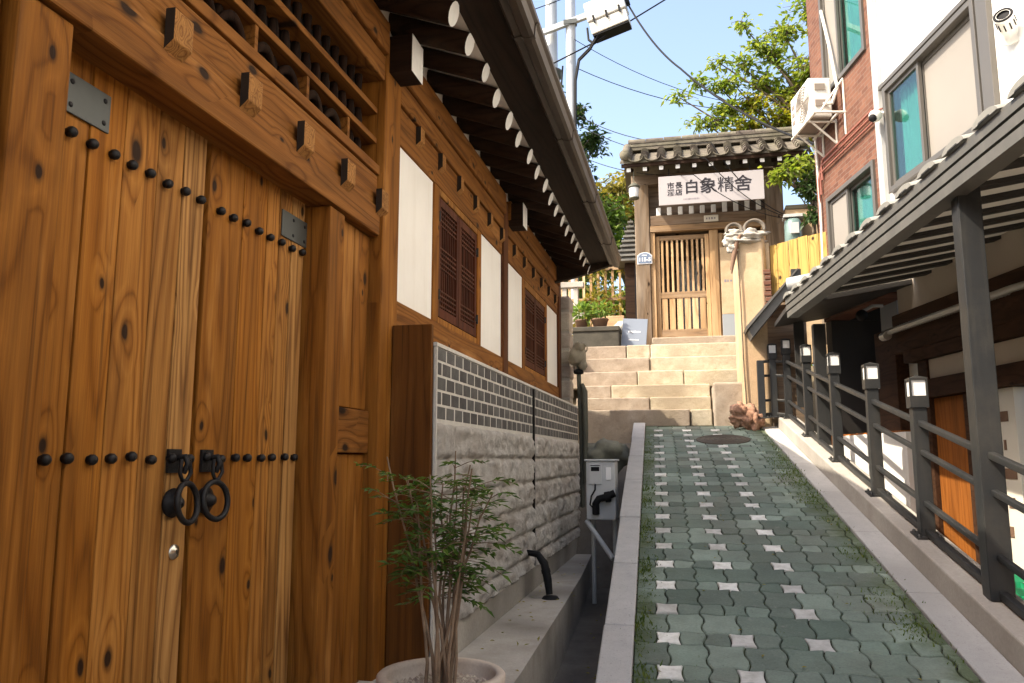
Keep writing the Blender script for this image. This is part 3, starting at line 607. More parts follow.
b = MB(); b.prism([(x, YN, z) for x, z in gp], (0, YF - YN + 0.02, 0)); gt = part(b, 'gutter', M['gutter'])
y = -3.4
while y < 9.6:
    part(MB().prism([(x + (0.006 if x > -0.85 else -0.004), y, z - 0.006) for x, z in gp[1:9]], (0, 0.03, 0)), 'gutter_joint', M['gutter'], gt); y += 1.5
for y in (4.03, 7.08):
    part(MB().box(-2.0, -1.435, y - 0.09, y + 0.09, 2.12, 2.335).box(-1.435, -1.432, y - 0.092, y + 0.092, 2.118, 2.337, 1), 'beam_head', [M['rafter'], M['white_paint']], bevel=0.004)
b = MB(); b.prism([(-0.86, 9.58, 2.42), (-0.86, 9.58, 2.34), (-1.25, 9.58, 2.22), (-1.66, 9.58, 2.13), (-1.66, 9.58, 2.42)], (0, 0.08, 0)); part(b, 'corner_bracket', M['soffit'], bevel=0.006)
# roof slopes of half-round tiles
def tiled_slope(b, x0, z0, x1, z1, y0, y1, pitch=0.29, r=0.075):
    b.prism([(x0, y0, z0), (x1, y0, z1), (x1, y0, z1 - 0.05), (x0, y0, z0 - 0.05)] if x0 > x1 else [(x0, y0, z0), (x0, y0, z0 - 0.05), (x1, y0, z1 - 0.05), (x1, y0, z1)], (0, y1 - y0, 0))
    n = int((y1 - y0) / pitch)
    for i in range(n + 1):
        y = y0 + 0.05 + (y1 - y0 - 0.1) * i / n; b.tube([(x0, y, z0 + 0.02), (x1, y, z1 + 0.02)], r, 8)
b = MB(); tiled_slope(b, -0.95, 2.53, -3.6, 3.25, YN, YF); tiled_slope(b, -6.4, 2.53, -3.6, 3.25, YN, YF); b.box(-3.75, -3.45, YN, YF, 3.22, 3.45); part(b, 'roof', M['tile'])
b = MB(); b.prism([(-1.0, YF - 0.06, 2.44), (-3.6, YF - 0.06, 3.18), (-6.3, YF - 0.06, 2.44)], (0, 0.05, 0)); part(b, 'gable_board', M['soffit'])
b = MB(); b.prism([(-0.96, YF - 0.02, 2.40), (-0.96, YF - 0.02, 2.52), (-2.2, YF - 0.02, 2.87), (-2.2, YF - 0.02, 2.75)], (0, 0.04, 0)); part(b, 'bargeboard', M['soffit'])

# ------------------------------------------------------------------ masonry facing wall of the house
F = thing('facing_wall', (-1.4, 6.9, -1.09), 'facing wall of charcoal bricks over rough split granite below the shutters', 'wall')
XF = -1.32
JY = (6.835, 6.875)
for y0, y1 in ((4.115, JY[0]), (JY[1], 9.74)):
    part(MB().box(-1.57, XF - 0.0025, y0, y1, 0.18, 0.598), 'brickwork_mortar', M['mortar'], F)
    b = MB(); nr = 5; ph = 0.4 / nr
    for r_ in range(nr):
        z0 = 0.205 + r_ * ph; y = y0 + 0.012 - (0.08 if r_ % 2 else 0.0)
        while y < y1 - 0.02:
            a, c = max(y, y0 + 0.012), min(y + 0.148, y1 - 0.008)
            if c - a > 0.02: b.box(XF - 0.05, XF - 0.0005 + jit(0.001), a, c, z0 + 0.005, z0 + ph - 0.009)
            y += 0.172
    part(b, 'brickwork', M['brick_dark'], F, bevel=0.0012, seg=1)
    # granite courses, pillow faced
    b = MB(); ny = int((y1 - y0) / 0.020); nz = 56; HT = 1.10; hz = HT / 5.5; vs = []
    for j in range(nz + 1):
        for i in range(ny + 1):
            y = y0 + (y1 - y0) * i / ny; z = 0.195 - HT * j / nz
            q = ((0.195 - z) % hz) / hz; pil = min(1.0, min(q, 1 - q) / 0.16); ce = math.floor((0.195 - z - 1e-6) / hz)
            pil = math.sin(pil * math.pi / 2)
            e = min(1.0, min(y - y0, y1 - y) / 0.035)
            p = Vector((y * 5, z * 7, ce * 7.1)); rough = mnoise.fractal(p, 1.0, 2.0, 4) * 0.030 + abs(mnoise.noise(Vector((y * 13, z * 18, ce * 3.3)))) * 0.020 + abs(mnoise.noise(Vector((y * 31, z * 38, ce * 1.3)))) * 0.011
            d = pil * e * (0.024 + rough * 0.85) + 0.003 * mnoise.noise(p * 4)
            vs.append((XF - 0.012 + d, y, z + 0.004 * mnoise.noise(Vector((y * 3, ce * 5, 0)))))
    b.add(vs, [(j * (ny + 1) + i, (j + 1) * (ny + 1) + i, (j + 1) * (ny + 1) + i + 1, j * (ny + 1) + i + 1) for j in range(nz) for i in range(ny)], 0, True)
    b.box(-1.57, XF - 0.014, y0, y1, -0.92, 0.179)
    part(b, 'granite_facing', M['granite_rough'], F)
part(MB().box(-1.57, XF + 0.012, 4.11, 9.76, -1.095, -0.907), 'footing', M['concrete'], F, bevel=0.01)
part(MB().box(-1.57, XF + 0.012, JY[0] + 0.001, JY[1] - 0.001, -0.90, 0.595), 'joint_strip', M['void'], F)
part(MB().box(-1.575, XF + 0.004, 4.097, 9.75, 0.600, 0.622), 'coping', M['mortar'], F, bevel=0.003)
part(MB().box(XF - 0.012, XF + 0.004, 4.095, 4.112, -1.09, 0.598), 'edge_bead', M['mortar'], F)
part(MB().box(-1.56, XF - 0.016, 4.06, 4.094, -1.09, 0.715), 'end_board', M['end_board'], F, bevel=0.003)
# rough stone pier at the far corner
b = MB(); z = -1.1
while z < 2.05:
    h = 0.24 + jit(0.06); n = 2; xs_ = [-1.95, -1.66 + jit(0.06), -1.45 + jit(0.01)]
    for i in range(2):
        b.box(xs_[i] + 0.008, xs_[i + 1] - 0.008, 10.09, 10.38 + jit(0.02), z + 0.008, z + h - 0.008)
    z += h
b2 = MB(); b2.box(-1.93, -1.47, 10.10, 10.36, -1.1, z - 0.01)
T_ = thing('stone_pier', (-1.65, 10.2, -1.1), 'narrow pier of stacked rough stones at the end of the timber house', 'pier')
part(b, 'stonework', M['pier'], T_, bevel=0.03); part(b2, 'mortar', M['concrete'], T_)
T_ = thing('standpipe', (-1.30, 9.97, -0.9), 'mossy water standpipe with a cloth wrapped tap at the corner of the house', 'standpipe')
b = MB(); b.tube([(-1.30, 9.97, -0.9), (-1.31, 9.97, 0.2), (-1.335, 9.97, 1.06), (-1.335, 9.97, 1.3)], 0.028, 10); part(b, 'pipe', M['standpipe'], T_)
b = MB(); b.tube([(-1.27, 9.93, -0.3), (-1.255, 9.93, 0.3), (-1.26, 9.93, 0.82), (-1.29, 9.94, 0.92)], [0.02, 0.035, 0.04, 0.02], 8); part(b, 'insulation', M['standpipe'], T_)
b = MB(); b.sphere((-1.345, 9.95, 1.27), 0.12, (0.85, 0.8, 1.15), 18, 12, 0, 0.45, 2.0); b.sphere((-1.30, 9.92, 1.38), 0.06, (1, 1, 1), 12, 8, 0, 0.4, 4.0); b.sphere((-1.27, 9.92, 1.16), 0.05, (1, .8, 1.4), 12, 8, 0, 0.4, 6.0); part(b, 'cloth_wrap', M['cloth'], T_)
b = MB(); b.lathe([(0.03, 0), (0.062, 0.01), (0.062, 0.05), (0.03, 0.07)], (-1.335, 9.97, 1.04)); part(b, 'collar', M['rubber'], T_)
b = MB(); b.torus((-1.27, 9.90, 1.36), (0, 1, 0.2), 0.055, 0.009, 20, 6); part(b, 'tap_handle', M['cloth'], T_)

# meter box over the gutter
T_ = thing('meter_box', (-0.85, 7.8, -0.6), 'grey meter box with a small display on a strut over the gutter', 'meter box')
b = MB(); b.box(-0.985, -0.705, 7.8, 8.1, -0.585, -0.03); part(b, 'cabinet', M['box_grey'], T_, bevel=0.012)
b = MB(); b.box(-1.0, -0.69, 7.78, 8.12, -0.03, -0.012); part(b, 'lid', M['box_grey'], T_, bevel=0.006)
b = MB(); b.box(-0.955, -0.835, 7.785, 7.80, -0.25, -0.06); b.box(-0.935, -0.855, 7.782, 7.786, -0.125, -0.085, 1); b.box(-0.94, -0.85, 7.782, 7.786, -0.075, -0.068, 1); part(b, 'display', [M['box_grey'], M['rubber']], T_, bevel=0.004)
b = MB(); b.box(-0.795, -0.745, 7.792, 7.80, -0.21, -0.09); part(b, 'label_plate', M['lettering'], T_, bevel=0.003)
b = MB(); b.tube([(-0.895, 7.785, -0.25), (-0.895, 7.76, -0.30), (-0.93, 7.75, -0.36), (-0.945, 7.76, -0.44), (-0.92, 7.775, -0.47)], 0.008, 7); part(b, 'cable', M['rubber'], T_)
b = MB(); b.tube([(-0.89, 7.77, -0.53), (-0.89, 7.75, -0.43), (-0.86, 7.74, -0.385), (-0.80, 7.74, -0.37), (-0.71, 7.76, -0.33)], 0.035, 10); b.lathe([(0.05, 0), (0.05, 0.05)], (-0.80, 7.74, -0.37), (1, 0, 0.2)); part(b, 'conduit_elbow', M['rubber'], T_)
b = MB(); b.tube([(-0.99, 7.85, -0.60), (-0.72, 7.6, -0.92)], 0.024, 8); b.tube([(-0.95, 8.05, -0.59), (-0.95, 8.05, -1.4)], 0.022, 8); b.tube([(-0.74, 8.05, -0.59), (-0.74, 8.05, -1.4)], 0.022, 8); part(b, 'strut', M['box_grey'], T_)
b = MB(); b.sphere((-1.0, 10.1, 0.02), 0.23, (1.1, 0.8, 0.85), 28, 18, 0, 0.55, 1.3)
tag(b.build('rounded_rock', M['mossy']), 'rounded grey concrete lump closing the gutter behind the meter box', 'concrete lump')
b = MB(); b.tube([(-1.31, 6.52, -0.755), (-1.21, 6.47, -0.765), (-1.155, 6.44, -0.83), (-1.125, 6.42, -0.95), (-1.11, 6.41, -1.06)], [0.022, 0.027, 0.033, 0.033, 0.026], 12); b.lathe([(0.036, 0.0), (0.036, 0.03)], (-1.145, 6.43, -0.87), (0.25, 0, -1), 14)
b.lathe([(0.0, 0.02), (0.055, 0.02), (0.07, 0.0)], (-1.10, 6.40, -1.09))
tag(b.build('drain_spout', M['rubber']), 'bent black drain spout standing on the concrete ledge below the granite facing', 'drain pipe')

# ------------------------------------------------------------------ potted bush
T_ = thing('potted_bush', (-0.95, 2.95, -1.09), 'slender leafy bush of thin canes in a wide pale clay pot by the timber gate', 'potted plant')
PC = Vector((-0.90, 2.9, -0.80))
b = MB(); b.lathe([(0.0, -0.24), (0.15, -0.24), (0.165, -0.23), (0.205, -0.04), (0.230, -0.02), (0.232, 0.028), (0.224, 0.036), (0.200, 0.034), (0.196, 0.02), (0.19, -0.03), (0.0, -0.03)], PC, (0, 0, 1), 40); pot = part(b, 'pot', M['clay'], T_)
part(MB().box(-1.35, -0.62, 2.4, 3.4, -1.12, -1.042), 'slab', M['concrete'], T_, bevel=0.01)
b = MB()
for i in range(900):
    a = random.uniform(0, 6.283); r = 0.185 * math.sqrt(random.random()); s_ = random.uniform(0.005, 0.011)
    p = PC + Vector((r * math.cos(a), r * math.sin(a), -0.025 + random.uniform(0, 0.012)))
    b.add([p + Vector((s_, 0, 0)), p + Vector((-s_ * .5, s_ * .8, 0)), p + Vector((-s_ * .5, -s_ * .8, 0)), p + Vector((0, 0, s_ * .9))], [(0, 1, 3), (1, 2, 3), (2, 0, 3)])
part(b, 'gravel', M['gravel'], pot)
random.seed(21)
lf = MB(); LEAVES = []
def leaf_quad(mb, p, d, up, ln, wd, mi=0):
    d = d.normalized(); s_ = d.cross(up)
    s_ = s_.normalized() if s_.length > 1e-4 else d.orthogonal().normalized(); u = s_.cross(d)
    mid = p + d * ln * 0.45
    mb.add([p, mid + s_ * wd * 0.5 + u * wd * 0.18, p + d * ln - u * ln * 0.10, mid - s_ * wd * 0.5 + u * wd * 0.18], [(0, 1, 2), (0, 2, 3)], mi)
def spray(p, d, n=7, size=0.045):
    """pinnate spray: a thin rachis with paired leaflets"""
    d = d.normalized(); L = n * size * 0.42; q = p.copy(); side = d.cross(Vector((0, 0, 1))).normalized() if abs(d.z) < .95 else Vector((1, 0, 0))
    pts = [p + d * L * t + Vector((0, 0, -0.35 * L * t * t)) for t in (0, .33, .66, 1)]
    lf.tube(pts, 0.0012, 4, 1)
    for i in range(n):
        t = 0.25 + 0.75 * i / (n - 1); c = p + d * L * t + Vector((0, 0, -0.35 * L * t * t))
        for sd in (-1, 1):
            dd = (d * 0.6 + side * sd * random.uniform(0.7, 1.1) + Vector((jit(.25), jit(.25), random.uniform(-0.55, 0.25))))
            leaf_quad(lf, c, dd, Vector((jit(.4), jit(.4), 1)), size * random.uniform(0.75, 1.25), size * random.uniform(0.28, 0.4))
for i in range(14):
    a = random.uniform(0, 6.283); r = random.uniform(0.01, 0.06); base = PC + Vector((r * math.cos(a) + 0.0, r * math.sin(a), -0.03))
    top = random.uniform(0.60, 0.92); lean = random.uniform(0.03, 0.15) if i < 11 else 0.2
    dv = Vector((math.cos(a) * lean, math.sin(a) * lean * 0.8, 0))
    if i == 11: dv = Vector((0.19, 0.05, 0)); top = 0.70
    if i == 12: dv = Vector((-0.15, -0.05, 0)); top = 0.76
    pts = [base + dv * (t ** 1.35) + Vector((jit(.008), jit(.008), top * t)) for t in [k / 7 for k in range(8)]]
    b = MB(); b.tube(pts, [0.0072 - 0.0045 * k / 7 for k in range(8)], 7); part(b, 'cane', M['cane'], T_)
    for k in range(15):
        t = random.uniform(0.42, 1.0) ** 0.85; f_ = t * 7; k0 = min(6, int(f_)); p = pts[k0].lerp(pts[k0 + 1], f_ - k0)
        a2 = random.uniform(0, 6.283); dd = Vector((math.cos(a2), math.sin(a2), random.uniform(-0.1, 0.7)))
        br = p + dd * random.uniform(0.015, 0.065)
        lf.tube([p, br], 0.0016, 4, 1); spray(br, dd + Vector((jit(.3), jit(.3), 0)), random.choice((3, 4, 5)), random.uniform(0.026, 0.056))
part(lf, 'foliage', [M['leaf_n'], M['cane']], T_)
random.seed(31)

# ------------------------------------------------------------------ lane railing with lamp posts
T_ = thing('lane_railing', (1.4, 6.0, -0.5), 'dark grey metal railing with square lamp posts along the right kerb of the lane', 'railing')
def rx(y): return lx(1.63, y)
posts = [3.30, 4.45, 5.47, 6.53, 7.78, 9.10, 10.40]
PW = 0.042
def railpost(x, y, lamp=True, top=0.995):
    zb = pz(y) + 0.145; zt = zb + top - (0.0 if not lamp else 0.20); b = MB(); b.box(x - PW, x + PW, y - PW, y + PW, zb, zt); p = part(b, 'post', M['grey_metal'], T_, bevel=0.004)
    bp = MB(); slab(bp, x + 0.0404 * y - 0.075, x + 0.0404 * y + 0.075, y - 0.075, y + 0.075, 0.162, 0.012)
    for sx in (-0.058, 0.058):
        for sy in (-0.058, 0.058): bp.lathe([(0.0, 0.020), (0.009, 0.018), (0.011, 0.0)], (x + sx, y + sy, pz(y + sy) + 0.16), (0, 0, 1), 6)
    part(bp, 'base_plate', M['grey_metal'], p)
    if lamp:
        b = MB(); e = 0.053
        b.box(x - e, x + e, y - e, y + e, zt, zt + 0.072)
        for sx in (-1, 1):
            for sy in (-1, 1): b.box(x + sx * 0.047 - 0.006, x + sx * 0.047 + 0.006, y + sy * 0.047 - 0.006, y + sy * 0.047 + 0.006, zt + 0.072, zt + 0.172)
        b.box(x - e, x + e, y - e, y + e, zt + 0.172, zt + 0.186)
        b.add([(x - e, y - e, zt + 0.186), (x + e, y - e, zt + 0.186), (x + e, y + e, zt + 0.186), (x - e, y + e, zt + 0.186), (x, y, zt + 0.206)], [(0, 1, 4), (1, 2, 4), (2, 3, 4), (3, 0, 4)])
        lp = part(b, 'lamp', M['grey_metal'], p, bevel=0.0)
        part(MB().box(x - 0.045, x + 0.045, y - 0.045, y + 0.045, zt + 0.074, zt + 0.171), 'lamp_lens', M['lens'], p)
def rails(x0, y0, x1, y1, z0=None, z1=None):
    for h, w_ in ((0.70, 0.018), (0.52, 0.016), (0.21, 0.016), (0.035, 0.020)):
        a = Vector((x0, y0, (pz(y0) if z0 is None else z0) + 0.15 + h)); c = Vector((x1, y1, (pz(y1) if z1 is None else z1) + 0.15 + h)); d = (c - a).normalized(); s_ = Vector((d.y, -d.x, 0)).normalized() * w_; u = Vector((0, 0, 1)) * w_
        a += d * PW; c -= d * PW
        b = MB(); b.prism([a - s_ - u, a + s_ - u, a + s_ + u, a - s_ + u], c - a); part(b, 'rail', M['grey_metal'], T_, bevel=0.006)
for i, y in enumerate(posts):
    if i == 1: continue
    railpost(rx(y), y, i > 1)
for a, c in zip(posts[:-1], posts[1:]): rails(rx(a), a, rx(c), c)
railpost(1.055, 10.52, True, 0.93); rails(rx(10.40), 10.40, 1.055, 10.52)
railpost(0.90, 10.46, False, 0.72); rails(1.055, 10.52, 0.90, 10.46)
b = MB(); x, y = rx(4.45), 4.45; b.box(x - 0.056, x + 0.056, y - 0.056, y + 0.056, pz(y) + 0.145, 1.45)

# ------------------------------------------------------------------ canopy over the terrace
C_ = thing('tiled_canopy', (1.3, 6.0, -0.8), 'dark metal canopy with grooved fascia and curved edge tiles over the railing', 'canopy')
b.build('post', M['grey_metal'], C_, 0.004)
x, y = rx(8.62) + 0.05, 8.62; part(MB().box(x - 0.06, x + 0.06, y - 0.06, y + 0.06, -0.6, 1.36), 'post', M['grey_metal'], C_, bevel=0.004)
ca = math.atan(0.1027); CT = Vector((math.sin(ca), -math.cos(ca), 0)); CN = Vector((-math.cos(ca), -math.sin(ca), 0)); CO = Vector((0.965, 8.05, 0))
def cf(u, n, z): return CO + CT * u + CN * n + Vector((0, 0, z))
UL = 9.5
def cprism(poly, u0, u1, mi=0): return [cf(u0, n, z) for n, z in poly], (CT * (u1 - u0))
b = MB()
prof = [(-0.10, 1.345), (0.0, 1.345), (0.0, 1.400), (-0.025, 1.400), (-0.025, 1.412), (0.006, 1.412), (0.006, 1.462), (-0.025, 1.462), (-0.025, 1.474), (0.012, 1.474), (0.012, 1.53), (-0.10, 1.53)]
p, d = cprism(prof, 0, UL); b.prism(p, d); part(b, 'fascia', M['canopy'], C_)
b = MB()
for n0, n1 in ((1.401, 1.411), (1.463, 1.473)): p, d = cprism([(-0.03, n0), (-0.022, n0), (-0.022, n1), (-0.03, n1)], 0.01, UL - 0.01); b.prism(p, d)
part(b, 'groove', M['canopy_dark'], C_)
# row of upturned tile ends along the edge
u = 0.12
while u < UL:
    b = MB(); n = 10; vs = []
    for k in range(4):
        nn = 0.03 - 0.11 * k; zz = 1.533 + 0.024 * k
        for i in range(n + 1):
            th = math.pi * i / n; vs.append(cf(u - 0.125 * math.cos(th), nn, zz + 0.042 * math.sin(th)))
    b.add(vs, [(k * (n + 1) + i, k * (n + 1) + i + 1, (k + 1) * (n + 1) + i + 1, (k + 1) * (n + 1) + i) for k in range(3) for i in range(n)], 0, True)
    b.add([v + CN * 0.001 for v in vs[:n + 1]], [tuple(range(n + 1))], 0)
    b.prism([cf(u - 0.06, 0.033, 1.533), cf(u + 0.06, 0.033, 1.533), cf(u + 0.05, 0.033, 1.541), cf(u - 0.05, 0.033, 1.541)], -CN * 0.004, 1)
    part(b, 'edge_tile', [M['canopy_tile'], M['canopy_dark']], C_); u += 0.34
# sloping ceiling boards and rafters
b = MB(); p, d = cprism([(-0.02, 1.50), (-0.02, 1.53), (-2.6, 1.98), (-2.6, 1.95)], 0.02, UL); b.prism(p, d); part(b, 'ceiling', M['deck'], C_)
u = 0.25
while u < UL:
    b = MB(); b.prism([cf(u, -0.10, 1.485), cf(u + 0.11, -0.10, 1.485), cf(u + 0.11, -0.10, 1.513), cf(u, -0.10, 1.513)], -CN * 2.2 + Vector((0, 0, 0.384))); part(b, 'rafter', M['canopy_raf'], C_, bevel=0.004); u += 0.36
b = MB(); b.prism([cf(-0.005, -0.03, 1.46), cf(-0.005, -1.45, 1.70), fac(0.14, 0.02, 1.70), fac(0.14, 0.62, 1.60)], (0, 0, 0.05)); part(b, 'end_roof_sunblock', M['canopy_raf'], C_)  # ceiling end, its hidden outline widened to block sun from the recess
# end gutter pipe above the canopy's far end
b = MB(); b.tube([Vector((1.10, 8.95, 1.86)), Vector((1.55, 8.75, 1.90))], 0.075, 14); tag(b.build('gutter_end', M['trim']), 'short fat grey pipe above the far canopy end before the yellow fence', 'pipe')
# little side awning by the pillar
T_ = thing('side_awning', (1.05, 10.35, 1.4), 'small slanted dark awning between the cream pillar and the canopy', 'awning')
b = MB(); b.prism([(0.80, 10.15, 1.47), (1.34, 10.15, 2.12), (1.34, 10.15, 2.27), (0.76, 10.15, 1.57)], (0, 0.42, 0)); part(b, 'fascia', M['canopy'], T_, bevel=0.006)
b = MB(); b.prism([(0.74, 10.10, 1.565), (1.36, 10.10, 2.285), (1.36, 10.10, 2.31), (0.72, 10.10, 1.595)], (0, 0.5, 0)); part(b, 'roof', M['winframe'], T_, bevel=0.004)
b = MB(); b.box(1.28, 1.40, 10.12, 10.145, 0.6, 2.3); part(b, 'post', M['grey_metal'], T_, bevel=0.004)
b = MB(); b.box(0.985, 1.5, 10.62, 10.66, 0.3, 1.95); tag(b.build('board_wall', M['gate_old']), 'brown board screen below the small slanted awning', 'screen')

# ------------------------------------------------------------------ right buildings
FM = Matrix(((FT.x, FN.x, 0, FO.x), (FT.y, FN.y, 0, FO.y), (0, 0, 1, 0), (0, 0, 0, 1)))
def fbox(b, u0, u1, n0, n1, z0, z1, mi=0): return b.box(u0, u1, n0, n1, z0, z1, mi, FM)
def holed_wall(b, u0, u1, z0, z1, n0, n1, holes):
    us = sorted({u0, u1, *[h[0] for h in holes], *[h[1] for h in holes]}); zz = sorted({z0, z1, *[h[2] for h in holes], *[h[3] for h in holes]})
    for i in range(len(us) - 1):
        for j in range(len(zz) - 1):
            cu, cz = (us[i] + us[i + 1]) / 2, (zz[j] + zz[j + 1]) / 2
            if any(h[0] < cu < h[1] and h[2] < cz < h[3] for h in holes): continue
            fbox(b, us[i], us[i + 1], n0, n1, zz[j], zz[j + 1])
def window(par, u0, u1, z0, z1, split, left_pale, t=0.055, n=0.03, curtain=True):
    b = MB(); fbox(b, u0, u0 + t, -0.12, n, z0, z1); fbox(b, u1 - t, u1, -0.12, n, z0, z1); fbox(b, u0 + t, u1 - t, -0.12, n, z0, z0 + t); fbox(b, u0 + t, u1 - t, -0.12, n, z1 - t, z1)
    f = part(b, 'window', M['winframe'], par, bevel=0.004)
    us = u0 + (u1 - u0) * split; e = 0.04
    for k, (a, c, nn) in enumerate(((u0 + t, us + 0.02, 0.0), (us - 0.02, u1 - t, -0.045))):
        b = MB(); za, zb = z0 + t, z1 - t
        fbox(b, a, a + e, nn - 0.035, nn, za, zb); fbox(b, c - e, c, nn - 0.035, nn, za, zb); fbox(b, a + e, c - e, nn - 0.035, nn, za, za + e); fbox(b, a + e, c - e, nn - 0.035, nn, zb - e, zb)
        part(b, 'sash', M['winframe'], f, bevel=0.003)
        pale = (k == 0) == left_pale
        if pale: part(fbox(MB(), a + e, c - e, nn - 0.024, nn - 0.016, za + e, zb - e), 'pane', M['palebl'], f)
        else:
            part(fbox(MB(), a + e, c - e, nn - 0.022, nn - 0.016, za + e, zb - e), 'pane', M['glass'], f)
            b = MB(); N = 24; vs = []
            for i in range(N + 1):
                uu = a + e + 0.02 + (c - a - 2 * e - 0.04) * i / N; dn = -0.11 + 0.018 * math.sin(i * 1.9)
                vs += [fac(uu, dn, za), fac(uu, dn, zb)]
            b.add(vs, [(2 * i, 2 * i + 2, 2 * i + 3, 2 * i + 1) for i in range(N)], 0, True); part(b, 'curtain', M['curtain'], f)
    part(fbox(MB(), u0, u1, -0.45, -0.40, z0, z1), 'room_back', M['bluegrey'], f)
BR = thing('brick_building', tuple(fac(1.0, -1.0, -1.0)), 'red brick building with teal glazed windows and an air conditioner beside the gate', 'building')
w1 = (0.47, 1.80, 2.30, 3.13); w2 = (0.60, 1.78, 4.38, 5.75)
b = MB(); holed_wall(b, 0.13, 1.925, 1.66, 9.0, -0.25, 0.0, [w1, w2]); fbox(b, 0.13, 0.38, -6.0, -0.251, 1.95, 9.0); part(b, 'wall', M['redbrick'], BR)
part(fbox(MB(), 0.05, 1.92, -6.1, 0.06, 9.0, 9.2), 'roof', M['concrete'], BR)
window(BR, *w1, 0.42, True); window(BR, *w2, 0.36, True)
part(fbox(MB(), 0.13, 2.04, -1.3, -1.2, -1.2, 1.949), 'lower_wall', M['bluegrey'], BR); part(fbox(MB(), 0.13, 0.30, -1.2, -0.02, -1.2, 1.655), 'pier', M['canopy_raf'], BR); part(fbox(MB(), 0.13, 0.30, -1.2, -0.255, 1.657, 1.948), 'pier', M['canopy_raf'], BR); part(fbox(MB(), 0.301, 1.92, -1.19, -0.255, 1.86, 1.94), 'ceiling', M['canopy_raf'], BR); part(fbox(MB(), 0.302, 1.0, -1.19, -1.1, -1.2, 1.85), 'dark_recess', M['void'], BR); part(fbox(MB(), 1.06, 1.47, -0.32, -0.28, -1.2, 1.85), 'grey_panel', M['bluegrey'], BR)  # pier coloured near black in place of shade, where a sun streak fell
for k, z in enumerate((3.50, 3.575, 3.64)):
    b = MB(); b.tube([fac(1.9, 0.03, z), fac(0.35 + 0.06 * k, 0.03, z - 0.0), fac(0.30 + 0.06 * k, 0.03, z - 0.06), fac(0.30 + 0.06 * k, 0.03, z - 0.45 + 0.1 * k)], 0.014, 8); part(b, 'wall_pipe', M['redpipe'], BR)
b = MB(); b.tube([fac(0.28, 0.03, 4.7), fac(0.26, 0.03, 4.0), fac(0.30, 0.03, 3.1), fac(0.28, 0.03, 2.2)], 0.016, 8); part(b, 'white_pipe', M['ac'], BR)
part(fbox(MB(), 1.93, 2.045, -0.20, 0.035, 1.68, 9.0), 'corner_trim', M['trim'], BR, bevel=0.006)
WH = thing('white_building', tuple(fac(5, -1.0, -1.2)), 'white rendered building with a brown timbered shopfront under the canopy', 'building')
w3 = (2.12, 3.80, 2.64, 3.76)
b = MB(); holed_wall(b, 2.046, 16.0, 1.75, 8.5, -0.25, -0.02, [w3, (6.5, 8.2, 2.64, 3.76), (11, 12.6, 2.64, 3.76)]); fbox(b, 15.75, 16.0, -6, -0.26, -1.2, 8.5); part(b, 'wall', M['white_wall'], WH)
part(fbox(MB(), 2.046, 16.05, -6.1, 0.05, 8.5, 8.7), 'roof', M['concrete'], WH)
window(WH, *w3, 0.40, False); window(WH, 6.5, 8.2, 2.64, 3.76, 0.5, False); window(WH, 11, 12.6, 2.64, 3.76, 0.5, False)
b = MB(); fbox(b, 3.83, 3.98, -0.019, 0.03, 2.0, 3.80); fbox(b, 2.06, 3.98, -0.019, 0.04, 3.765, 3.81); part(b, 'window_trim', M['winframe'], WH, bevel=0.004)
# shopfront: timber posts and beams with beige panels
def wpart(name, mat, u0, u1, n0, n1, z0, z1, bevel=0.004): return part(fbox(MB(), u0, u1, n0, n1, z0, z1), name, M[mat], WH, bevel)
wpart('beige_panel', 'beige', 2.04, 12, -0.15, -0.02, 1.40, 1.745)
wpart('beam', 'shop_beam', 2.04, 12, -0.15, 0.05, 1.27, 1.397)
wpart('beam', 'shop_beam', 1.93, 12, -0.25, 0.02, 1.02, 1.265)
wpart('beam', 'shop_beam', 2.2, 12, -0.15, 0.04, 0.905, 1.015)
wpart('beige_panel', 'beige', 2.56, 12, -0.15, -0.02, 0.715, 0.90)
wpart('beam', 'shop_beam', 2.4, 12, -0.15, 0.04, 0.545, 0.712)
wpart('post', 'shop_beam', 1.50, 1.96, -0.28, 0.0, -1.2, 1.30, 0.006)
wpart('white_panel', 'cream_paint', 1.97, 2.38, -0.24, -0.12, -1.2, 0.98)
wpart('post', 'shop_beam', 2.385, 2.56, -0.20, 0.0, -1.2, 0.90)
wpart('orange_board', 'orange', 2.565, 3.14, -0.20, -0.04, -1.2, 0.54)
wpart('post', 'shop_beam', 3.145, 3.26, -0.20, 0.01, -1.2, 0.54)
wpart('pale_door', 'beige', 3.265, 3.52, -0.20, -0.06, -1.2, 0.54)
wpart('panel_door', 'cream_paint', 3.525, 3.80, -0.16, -0.02, -1.2, 0.54)
wpart('dark_opening', 'void', 3.805, 4.05, -0.6, -0.4, -1.2, 0.54)
wpart('beige_panel', 'beige', 4.06, 6.0, -0.2, -0.04, -1.2, 0.54); wpart('orange_board', 'orange', 6.01, 12, -0.2, -0.05, -1.2, 0.54)
wpart('white_counter', 'white_wall', 0.60, 2.36, 0.02, 0.14, -1.2, 0.245)
wpart('counter_top', 'orange', 0.55, 2.0, -0.35, 0.018, 0.22, 0.27); wpart('counter_end', 'orange', 0.45, 0.595, -0.3, 0.16, -1.2, 0.26)
for k in range(5): wpart('door_fitting', 'rust', 3.60 + 0.03 * (k % 2), 3.66 + 0.05 * (k % 3), -0.019, -0.014, -0.6 + 0.22 * k, -0.52 + 0.22 * k, 0)
b = MB(); b.tube([fac(1.98, 0.10, 1.235), fac(4.15, 0.12, 1.235), fac(4.3, 0.10, 1.235), fac(9, 0.10, 1.235)], 0.028, 10); b.tube([fac(1.98, 0.12, 1.20), fac(2.08, 0.12, 1.20)], 0.045, 10); pp = part(b, 'service_pipe', M['pipe_silver'], WH)
b = MB()
